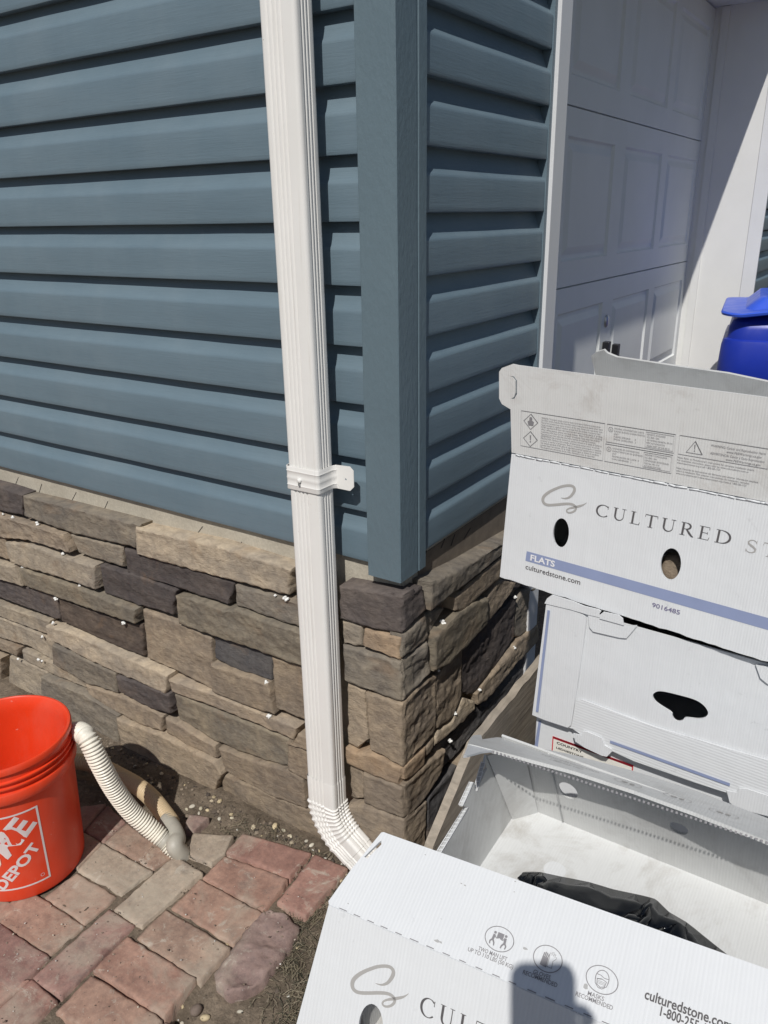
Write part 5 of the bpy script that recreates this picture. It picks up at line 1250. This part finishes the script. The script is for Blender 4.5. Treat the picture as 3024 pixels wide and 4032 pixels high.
pr.obj('safety_symbol', M_INKM, opn); pr = Print(FFm); cl(C2); c = C2[:2]; pr.xf = lambda p, c=C2: (c[0]+(p[0]-c[0])*KS, c[1]+(p[1]-c[1])*KS)
pr.poly([(c[0]-.010, c[1]-.013), (c[0]+.001, c[1]-.014), (c[0]+.001, c[1]+.001), (c[0]-.009, c[1]+.002)])
for i in range(4): pr.stroke([(c[0]-.0080+i*.0025, c[1]+.001), (c[0]-.0075+i*.0026, c[1]+.010-abs(i-1.3)*.0015)], .0019)
P = [(.002, -.012), (.010, -.012), (.009, -.001), (.013, .004), (.013, .007), (.010, .006), (.011, .011), (.009, .011), (.008, .007), (.007, .013), (.005, .013), (.005, .007), (.003, .011), (.001, .010), (.002, .003)]
pr.loop([(c[0]+a, c[1]+b) for a, b in P], .0008)
pr.obj('safety_symbol', M_INKM, opn); pr = Print(FFm); cl(C3); c = C3[:2]; pr.xf = lambda p, c=C3: (c[0]+(p[0]-c[0])*KS, c[1]+(p[1]-c[1])*KS); hd = arc(0, .002, .0105, .0125, 200, -20, 16)
pr.stroke([(c[0]+a, c[1]+b) for a, b in hd], .0013); pr.stroke([(c[0]-.010, c[1]+.006), (c[0]-.003, c[1]+.006), (c[0]+.003, c[1]+.0035), (c[0]+.0105, c[1]+.004)], .0011)
pr.loop([(c[0]+a, c[1]+b) for a, b in ((-.0075, -.001), (0, .001), (.0075, -.001), (.006, -.009), (0, -.012), (-.006, -.009))], .0013)
for i in range(3): pr.stroke([(c[0]-.006, c[1]-.003-.002*i), (c[0]+.006, c[1]-.003-.002*i)], .0006)
pr.stroke([(c[0]-.0105, c[1]-.001), (c[0]-.009, c[1]-.008), (c[0]-.003, c[1]-.0135), (c[0]+.003, c[1]-.0135), (c[0]+.009, c[1]-.008), (c[0]+.0105, c[1]-.001)], .0012)
pr.obj('safety_symbol', M_INKM, opn); pr = Print(FFm)
def tx(t, a, b, h, bold=.014):
    A = LQ(*a); B = LQ(*b); pr.text(t, A, (B[0], A[1]*.5+B[1]*.5), (A[0], A[1]+h), bold)
tx('TWO MAN LIFT', g3(1160, 847), g3(1338, 914), .0046); tx('UP TO 110 LBS (50 KG)', g3(1097, 852), g3(1376, 962), .0046)
tx('GLOVES', g3(1500, 990), g3(1606, 1028), .0046); tx('RECOMMENDED', g3(1436, 993), g3(1648, 1075), .0046)
tx('MASKS', g4(382, 930), g4(497, 974), .0046); tx('RECOMMENDED', g4(297, 935), g4(560, 1033), .0046)
pr.obj('printed_text', M_INKM, opn)
pr = Print(FFm); tx('culturedstone.com', g4(783, 955), g4(1405, 1168), .0105, .02); tx('1-800-255-1727', g4(893, 1075), g4(1335, 1240), .0095, .02); pr.obj('lettering', M_INK, opn)
pr = Print(FFm, .0007)
for (a, b, c, d) in ((300, 603, 350, 617), (390, 640, 430, 655), (475, 677, 515, 690), (557, 710, 600, 725), (648, 748, 688, 765), (738, 787, 790, 812), (840, 830, 885, 850), (940, 873, 985, 892), (1043, 918, 1083, 935), (1143, 963, 1185, 980), (1247, 1007, 1292, 1027), (1348, 1052, 1393, 1072), (1463, 1102, 1517, 1123), (1575, 1148, 1632, 1172)):
    A = LQ(*g3(a, b)); B = LQ(*g3(c, d)); y = max(.0014, (A[1]+B[1])/2*.4+.001); pr.stroke([(A[0], y), (B[0], y)], .0011)
for (a, b, c, d) in ((80, 960, 148, 988), (218, 1018, 278, 1043), (352, 1073, 408, 1098), (482, 1128, 540, 1150)):
    A = LQ(*g4(a, b)); B = LQ(*g4(c, d)); pr.stroke([(A[0], .0016), (B[0], .0016)], .0011)
pr.obj('perforation', M_INKM, opn)
mb = MB(); rr = random.Random(5)
for (x, y, s) in ((908, 793, .0022), (932, 800, .0016), (838, 262, .0008), (1060, 438, .0010), (1082, 450, .0011), (1452, 840, .0022), (362, 562, .0008), (1390, 425, .0009), (935, 657, .0006), (1385, 490, .0007)):
    pr = None; A = LQ(*g3(x, y)); p = FFm @ Vector((A[0], A[1], .0008)); P = [FFm @ Vector((A[0]+s*rr.uniform(.6, 1.3)*math.cos(t*.785)*1.4, A[1]+s*rr.uniform(.5, 1)*math.sin(t*.785), .0008+.00005*(x % 7))) for t in range(8)]; mb = MB(); mb.add(P, [tuple(range(8))]); mb.obj('spatter', M_GREY, opn)
A = LQ(*g4(372, 872)); mb = MB(); mb.add([FFm @ Vector((A[0]+.0032*rr.uniform(.6, 1.2)*math.cos(t*.785), A[1]+.0028*rr.uniform(.6, 1.2)*math.sin(t*.785), .0012)) for t in range(8)], [tuple(range(8))])
mb.obj('spatter', M_GREY, opn)
# print on the front wall
pr = Print(FPm); swirl(pr, LP(*g3(388, 1050)), LP(*g3(735, 1113)), LP(*g3(592, 1197))); pr.obj('monogram', M_INKL, opn)
pr = Print(FPm); A = LP(*g3(797, 1248)); uT = LP(*g3(1152, 1270))[0]; un = (uT-A[0])/((.86+.90+.70)*.92+3*.17); tot = sum(glyph(c)[1]*.92+.17 for c in 'CULTURED')-.17
capv = LP(*g3(830, 1128))[1]; yb = LP(*g3(850, 1262))[1]
serif_text(pr, 'CULTURED', (A[0], yb), (A[0]+un*tot, yb), (A[0], capv)); pr.obj('lettering', M_INK, opn)
pr = Print(FPm); A2 = (A[0]+un*(tot+.55)); tt = sum(glyph(c)[1]*.92+.17 for c in 'STONE')-.17; serif_text(pr, 'STONE', (A2, yb), (A2+un*tt, yb), (A2, capv)); pr.obj('lettering', M_INKL, opn)
# floor
zf = .487; fb0 = W(2115, 3196, 2, zf); fbL = W(2015, 3223, 2, zf); fb1 = W(3024, 3561, 2, zf)
FLo = frame((fbL.x, fb0.y, zf), (fb1-fb0), (0, 1, 0)); hc = FLo.inverted() @ W(2184, 3428, 2, zf)
plate('box_floor', [(-.01, .002), (.80, .002), (.80, -.545), (-.03, -.545)], FLo, M_BOXF, opn, .004)
plate('floor_tab', ell(hc.x, hc.y, .018, .018, 24), FLo, M_BOX, opn, .0008, off=.0013)
# left end wall
ep = Vector((.368, -.215, zf)); EWm = frame(ep, (0.02, 1, 0), (-.11, 0, 1)) ; EWm = frame(fbL, (-.018, 1, 0), (-.10, 0, 1))
def LE(px, py): return loc(EWm, px, py)
ew = [LE(*z7(x, y)) for x, y in ((395, 1222), (270, 905), (262, 940), (272, 975), (222, 1082), (212, 1078), (215, 1046), (203, 1040), (150, 1155), (178, 1165), (40, 1390))]
e0 = ew[-1]; e9 = ew[-2]; sl_ = (e0[1]-e9[1])/(e0[0]-e9[0]); ew.append((-.47, e0[1]+sl_*(-.47-e0[0])*.3)); ew.append((-.47, 0)); ew[0] = (0, 0)
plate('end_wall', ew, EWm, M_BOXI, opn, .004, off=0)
# open flutes along the cut edge of the end wall
mb = MB(); mk = MB()
for (P, Q) in ((ew[2], ew[4]), (ew[7], ew[8]), (ew[9], ew[10]), (ew[10], ew[11])):
    P, Q = Vector(P), Vector(Q); L = (Q-P).length; n = int(L/.0075)
    if n < 1: continue
    for sd_ in (0, 1):
        mb.tube([EWm @ Vector((P.x, P.y, .0008-.0068*sd_)), EWm @ Vector((Q.x, Q.y, .0008-.0068*sd_))], .0007, 5)
    for i in range(n+1):
        a = P+(Q-P)*i/max(1, n); b = P+(Q-P)*min(1, (i+.35)/max(1, n)); mb.tube([EWm @ Vector((a.x, a.y, .0008)), EWm @ Vector((b.x, b.y, -.006))], .0006, 4, False)
    mk.obox(EWm @ Vector((P.x, P.y-.0028, .0004)), (EWm.to_3x3() @ Vector((Q.x-P.x, Q.y-P.y, 0))), EWm.to_3x3() @ Vector((0, .0014, 0)), EWm.to_3x3() @ Vector((0, 0, -.006)))
mb.obj('flute_edge', M_BOX, opn, True); mk.obj('flute_edge', M_GREY, opn)
# back wall, leaning forward
fold0 = W(1955, 2904, 2, .668); bw = frame(fb0, fb1-fb0, Vector((0, -.058, .178)))
def LW(px, py): return loc(bw, px, py)
vt_ = (bw.inverted() @ Vector((.5, fb0.y-.058, .668))).y
h1, h2 = LW(*z7(672, 1082)), LW(*z7(1218, 1268))
def hr(c, x0, x1, y0, y1):
    return (LW(*z7(x1, c[1]))[0]-LW(*z7(x0, c[1]))[0])/2, abs(LW(*z7(c[0], y0))[1]-LW(*z7(c[0], y1))[1])/2
r1x, r1y = hr((672, 1082), 626, 718, 1046, 1118); r2x, r2y = hr((1218, 1268), 1170, 1268, 1224, 1312)
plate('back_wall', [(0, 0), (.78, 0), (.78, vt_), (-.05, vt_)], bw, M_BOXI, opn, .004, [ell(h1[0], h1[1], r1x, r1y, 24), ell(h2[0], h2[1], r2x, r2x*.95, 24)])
mb = MB(); a, b = LW(*z7(600, 1000)), LW(*z7(646, 1215)); mb.tube([bw @ Vector((a[0]+(a[0]-b[0])*.5, vt_, .0008)), bw @ Vector((b[0], 0.002, .0008))], .0016, 6); mb.obj('seam', M_BOXI, opn, True)
mb = MB(); c0 = EWm @ Vector((ew[1][0]+.004, ew[1][1], 0)); c1_ = bw @ Vector((LW(*z7(462, 955))[0], vt_*.98, .002))
V = [fbL, fb0, c1_, EWm @ Vector((ew[1][0], ew[1][1], 0))]; mb.add(V, [(0, 1, 2, 3)]); o = mb.obj('corner_panel', M_BOXI, opn); s_ = o.modifiers.new('s', 'SOLIDIFY'); s_.thickness = .003; s_.offset = 1
# back flap, rising towards the camera
fa, fb_ = W(1860, 2928, 2, .738), W(3024, 3318, 2, .738); BFm = frame(fold0, fb_-fa, fold0-(fa+(fb_-fa)*(.04)))
BFm = frame(fa, fb_-fa, fold0-fa)
def LBf(px, py): return loc(BFm, px, py)
fo = [LBf(*z7(x, y)) for x, y in ((190, 852), (178, 850), (192, 818), (205, 808), (243, 805), (250, 828), (320, 818), (350, 820), (400, 838), (470, 858), (700, 905), (1000, 985), (1300, 1080), (1659, 1218))]
vtop = fo[-1][1]; fo += [(fo[-1][0]+.4, vtop), (fo[-1][0]+.4, -.001)]
low = [LBf(*z7(x, y)) for x, y in ((1659, 1330), (1300, 1190), (1000, 1082), (700, 985), (450, 918), (300, 880))]
plate('back_flap', fo+low, BFm, M_BOXI, opn, .005)
plate('flap_corner', [LBf(*z7(x, y)) for x, y in ((180, 852), (158, 905), (175, 905), (250, 885), (300, 880), (245, 862))], BFm, M_BOX, opn, .003, off=-.001)
mb = MB(); P, Q = Vector(LBf(*z7(300, 880))), Vector(LBf(*z7(1659, 1330))); L = (Q-P).length*1.4; n = int(L/.0062); d_ = (Q-P).normalized()
for i in range(n):
    a = P+d_*i*.0062; mb.obox(BFm @ Vector((a.x, a.y-.0012, -.0008)), BFm.to_3x3() @ Vector((.0030, 0, 0)), BFm.to_3x3() @ Vector((0, .0016, 0)), BFm.to_3x3() @ Vector((0, 0, -.0030)))
mb.obj('flute_edge', M_INKM, opn)
pr = Print(BFm, .0007)
for (x, y) in ((968, 1045), (1212, 1118), (1440, 1195)):
    c = LBf(*z7(x, y)); pr.loop(ell(c[0], c[1], .020, .020, 30), .0009); pr.poly(ell(c[0]-.005, c[1], .005, .006, 10)); pr.poly(ell(c[0]+.006, c[1], .004, .007, 10)); pr.obj('safety_symbol', M_INKL, opn); pr = Print(BFm, .0007)
a = LBf(*z7(540, 903)); b = LBf(*z7(820, 995)); pr.text('culturedstone.com', a, (b[0], a[1]), (a[0], a[1]+.012), .0); pr.text('1-800-255-1727', (a[0]+.02, a[1]-.022), (b[0]-.02, a[1]-.022), (a[0]+.02, a[1]-.011), .0)
pr.obj('printed_text', M_INKL, opn)
# right end wall and body underside out of the picture
mb = MB(); mb.add([FLo @ Vector((.795, .0, 0)), FLo @ Vector((.795, -.545, 0)), FLo @ Vector((.76, -.50, .18)), FLo @ Vector((.76, -.06, .18))], [(0, 1, 2, 3)]); o = mb.obj('end_wall', M_BOXI, opn); s_ = o.modifiers.new('s', 'SOLIDIFY'); s_.thickness = .004
# two more boxes carry it
for i, (z0_, z1_, L) in enumerate(((.0, .232, 'white corrugated box on the ground under the open front box'), (.2335, .475, 'white corrugated box directly under the open front box'))):
    t_ = thing('carton', L, 'box', (.7, -.42, z0_-.02*(i == 0)), 'white corrugated stone boxes')
    mb = MB(); mb.obox((.385, -.685, z0_-.02*(i == 0)), (.72, .03, 0), (-.02, .48, 0), (0, 0, z1_-z0_+.02*(i == 0))); mb.obj('box_body', M_BOX, t_, bevel=.003)

# ---- black bag lying in the open box
edge = [g3(1405, 398), g3(1455, 362), g3(1545, 364), g4(60, 60), g4(200, 90), g4(400, 130), g4(560, 178), g4(720, 212), g4(830, 238), g4(880, 262), g4(960, 340), g4(1080, 410), g4(1200, 505), g4(1300, 585), g4(1370, 640), g4(1470, 730)]
E3 = [W(x, y, 2, zf+.006) for x, y in edge]; E3 = smooth_path(E3, 2); V = []; F = []; nr = 8; rb = random.Random(31)
for j in range(nr+1):
    v = j/nr
    for i, p in enumerate(E3):
        u = i/(len(E3)-1); wd = .20*math.sin(math.pi*min(.999, max(.001, u)))**.5+.02
        q = p+Vector((.04*v*(.5-u), -wd*v, 0)); h = .030*math.sin(math.pi*min(1, max(0, u)))**.6*math.sin(math.pi*min(1, v*.75+.0))
        h += (.010*(.5-abs(noise.noise(Vector((q.x*9+q.y*5, q.y*15, 2)))))+rb.uniform(-.0042, .0042))*min(1, v*5)
        if 0 < j < nr: q = q+Vector((rb.uniform(-.006, .006), rb.uniform(-.006, .006), 0))
        V.append((q.x, q.y, zf+.004+max(0, h)))
n = len(E3); F = [t for j in range(nr) for i in range(n-1) for t in (((j*n+i, j*n+i+1, (j+1)*n+i), (j*n+i+1, (j+1)*n+i+1, (j+1)*n+i)) if (i+j) % 2 else ((j*n+i, j*n+i+1, (j+1)*n+i+1), (j*n+i, (j+1)*n+i+1, (j+1)*n+i)))]
o = mobj('black_bag', V, F, M_BAG, None, False)
for p in o.data.polygons: p.use_smooth = True
o.modifiers.new('es', 'EDGE_SPLIT').split_angle = math.radians(24); s_ = o.modifiers.new('s', 'SOLIDIFY'); s_.thickness = .001; setp(o, 'crumpled shiny black plastic bag lying inside the open box', 'bag')

# ================================================================== BLUE BIN
bc = Vector((.300, 3.10, .045)); bin_ = thing('recycling_bin', 'blue wheeled recycling bin with overhanging lid standing in front of the garage door', 'bin', tuple(bc))
ra = math.radians(9)
def rrect(hx, hy, rc, n=7):
    P = []
    for (sx, sy, a0) in ((1, 1, 0), (-1, 1, 90), (-1, -1, 180), (1, -1, 270)):
        for k in range(n+1):
            a = math.radians(a0+90*k/n); P.append((sx*(hx-rc)+rc*math.cos(a), sy*(hy-rc)+rc*math.sin(a)))
    return P
def stack(name, secs, mat, parent, cap=True, smooth=True):
    V = []; F = []
    for (z, hx, hy, rc, ox, oy) in secs:
        for (x, y) in rrect(hx, hy, rc):
            x += ox; y += oy; V.append((bc.x+x*math.cos(ra)-y*math.sin(ra), bc.y+x*math.sin(ra)+y*math.cos(ra), bc.z+(z(x, y) if callable(z) else z)))
    n = 32
    for i in range(len(secs)-1):
        for k in range(n): F.append((i*n+k, i*n+(k+1) % n, (i+1)*n+(k+1) % n, (i+1)*n+k))
    if cap: F += [tuple(range(n-1, -1, -1)), tuple((len(secs)-1)*n+k for k in range(n))]
    o = mobj(name, V, F, mat, parent, smooth); o.modifiers.new('es', 'EDGE_SPLIT').split_angle = math.radians(32); return o
stack('bin_body', [(0.05, .20, .25, .06, 0, 0), (.30, .225, .28, .07, 0, 0), (.68, .262, .315, .08, 0, 0), (.700, .270, .320, .08, 0, 0), (.705, .300, .345, .10, 0, 0), (.72, .306, .350, .10, 0, 0), (.85, .300, .345, .10, 0, 0), (.878, .292, .337, .10, 0, 0), (.884, .280, .325, .09, 0, 0), (.93, .276, .320, .09, 0, 0), (.962, .262, .305, .08, 0, 0), (.985, .225, .27, .07, 0, 0)], M_BIN, bin_)
lz = lambda b: (lambda x, y: b+.010*(1-(y/.34)**2)+.20*max(0, x+.10)+.02*max(0, y+.1))
stack('bin_lid', [(lz(.985), .285, .33, .08, 0, 0), (lz(.990), .315, .355, .09, 0, 0), (lz(1.000), .318, .358, .09, 0, 0), (lz(1.006), .312, .352, .09, 0, 0), (lz(1.010), .235, .27, .05, .02, .01), (lz(1.060), .20, .235, .04, .04, .02), (lz(1.064), .17, .20, .03, .04, .02)], M_LID, bin_)
mb = MB(); 
for sy in (-.2, .2): 
    mb = MB(); c = Vector((bc.x+.25, bc.y+sy, .10)); mb.tube([c-Vector((0, .03, 0)), c+Vector((0, .03, 0))], .12, 24); mb.obj('wheel', M_BLACK, bin_)

# ================================================================== PHOTOGRAPHER (stands behind the camera and casts the phone's shadow)
def smooth_skin(name, verts, edges, radii, mat, parent, sub=2, fm=None):
    me = bpy.data.meshes.new(name); me.from_pydata([tuple(v) for v in verts], edges, []); o = bpy.data.objects.new(name, me); COL.objects.link(o)
    o.modifiers.new('skin', 'SKIN'); sk_ = me.skin_vertices[0].data if me.skin_vertices else None
    if sk_ is None:
        bpy.context.view_layer.objects.active = o; bpy.ops.mesh.customdata_skin_add(); sk_ = me.skin_vertices[0].data
    for i, r_ in enumerate(radii): sk_[i].radius = r_ if hasattr(r_, '__len__') else (r_, r_); sk_[i].use_root = (i == 0)
    s = o.modifiers.new('s', 'SUBSURF'); s.levels = sub; s.render_levels = sub
    dg = bpy.context.evaluated_depsgraph_get(); m2 = bpy.data.meshes.new_from_object(o.evaluated_get(dg)); bpy.data.objects.remove(o)
    V = [v.co.copy() for v in m2.vertices]; F = [tuple(p.vertices) for p in m2.polygons]; bpy.data.meshes.remove(m2)
    mats = mat if isinstance(mat, list) else [mat]
    cen = [sum((V[i] for i in f), Vector())/len(f) for f in F]
    return mobj(name, V, F, None, parent, True, mats=mats, fm=[fm(c) for c in cen] if fm else None)
phc = CC-CF*.010+CR*(.014-.0365)+CU*(.014-.0745)
Mp = Matrix((CR, CU, CF)).transposed()
phone = thing('phone', 'black mobile phone held up by the photographer', 'phone', tuple(phc))
V = []; F = []
for z in (-.0042, .0042):
    for (x, y) in rrect(.0365, .0745, .016): V.append(phc+Mp @ Vector((x, y, z)))
F = [tuple(range(31, -1, -1)), tuple(range(32, 64))]+[(k, (k+1) % 32, 32+(k+1) % 32, 32+k) for k in range(32)]
mobj('phone_body', V, F, M_BLACK, phone)
fh_ = Vector((-math.sin(AZ), math.cos(AZ), 0)); rt = Vector((math.cos(AZ), math.sin(AZ), 0))
o_ = Vector((CC.x, CC.y, 0))-fh_*.42+rt*.02
def B3_(f, r_, z): return o_+fh_*f+rt*r_+Vector((0, 0, z-.02))
M_SKIN = simple('skin', (.55, .33, .24), .5); M_SHIRT = simple('shirt_cloth', (.05, .07, .11), .9, bump=.2); M_JEAN = simple('denim', (.06, .08, .13), .9, bump=.2); M_HAIR = simple('dark_hair', (.03, .02, .015), .6); M_SHOE = simple('boot_leather', (.06, .04, .03), .6)
hp = phc+CU*.004+CR*.050-CF*.012
vs = [B3_(0, 0, .96), B3_(0, 0, 1.12), B3_(.01, 0, 1.30), B3_(0, 0, 1.42), B3_(.01, 0, 1.50), B3_(.02, 0, 1.57), B3_(.03, 0, 1.66), B3_(.02, 0, 1.73),
      B3_(0, .17, 1.41), B3_(-.02, .25, 1.18), hp-fh_*.10+rt*.07-Vector((0, 0, .14)), hp-CU*.05-CF*.012,
      B3_(0, -.17, 1.41), B3_(-.03, -.24, 1.15), B3_(.06, -.24, .93), B3_(.10, -.23, .84),
      B3_(0, .09, .90), B3_(.02, .11, .50), B3_(-.02, .12, .10), B3_(.12, .13, .05), B3_(0, -.09, .90), B3_(.03, -.11, .50), B3_(.0, -.12, .10), B3_(.14, -.13, .05)]
es = [(0, 1), (1, 2), (2, 3), (3, 4), (4, 5), (5, 6), (6, 7), (3, 8), (8, 9), (9, 10), (10, 11), (3, 12), (12, 13), (13, 14), (14, 15), (0, 16), (16, 17), (17, 18), (18, 19), (0, 20), (20, 21), (21, 22), (22, 23)]
rs = [(.14, .11), (.135, .10), (.15, .11), (.13, .09), .055, .065, .082, .06, .065, .048, .036, .026, .065, .048, .036, .028, .09, .062, .045, .035, .09, .062, .045, .035]
pers = thing('person', 'person in dark shirt and jeans standing behind the camera, holding up the phone', 'person', tuple(B3_(0, 0, .0)))
def fmz(c):
    if c.z > 1.665: return 3
    if c.z > 1.47 or (c-hp).length < .12: return 0
    if c.z < .12: return 4
    return 1 if c.z > .93 else 2
smooth_skin('body', vs, es, rs, [M_SKIN, M_SHIRT, M_JEAN, M_HAIR, M_SHOE], pers, 2, fmz)
# right hand: palm beside the phone, four fingers behind it and the thumb in front
palm0 = hp-CU*.05-CF*.012
smooth_skin('palm', [palm0, hp-CU*.02-CF*.004, hp+CU*.004], [(0, 1), (1, 2)], [(.024, .018), (.030, .014), (.026, .011)], M_SKIN, pers, 2)
for i in range(4):
    b0_ = hp+CU*(.012-.019*i)-CF*.0; smooth_skin('finger', [b0_, b0_+CF*.022-CR*.002, b0_+CF*.026-CR*.022, b0_+CF*.020-CR*.036], [(0, 1), (1, 2), (2, 3)], [.0088, .0082, .0076, .0064], M_SKIN, pers, 2)
smooth_skin('thumb', [hp-CU*.012-CF*.01, hp+CU*.010-CF*.022-CR*.010, hp+CU*.024-CF*.018-CR*.026], [(0, 1), (1, 2)], [.012, .0105, .008], M_SKIN, pers, 2)
bpy.context.view_layer.update()
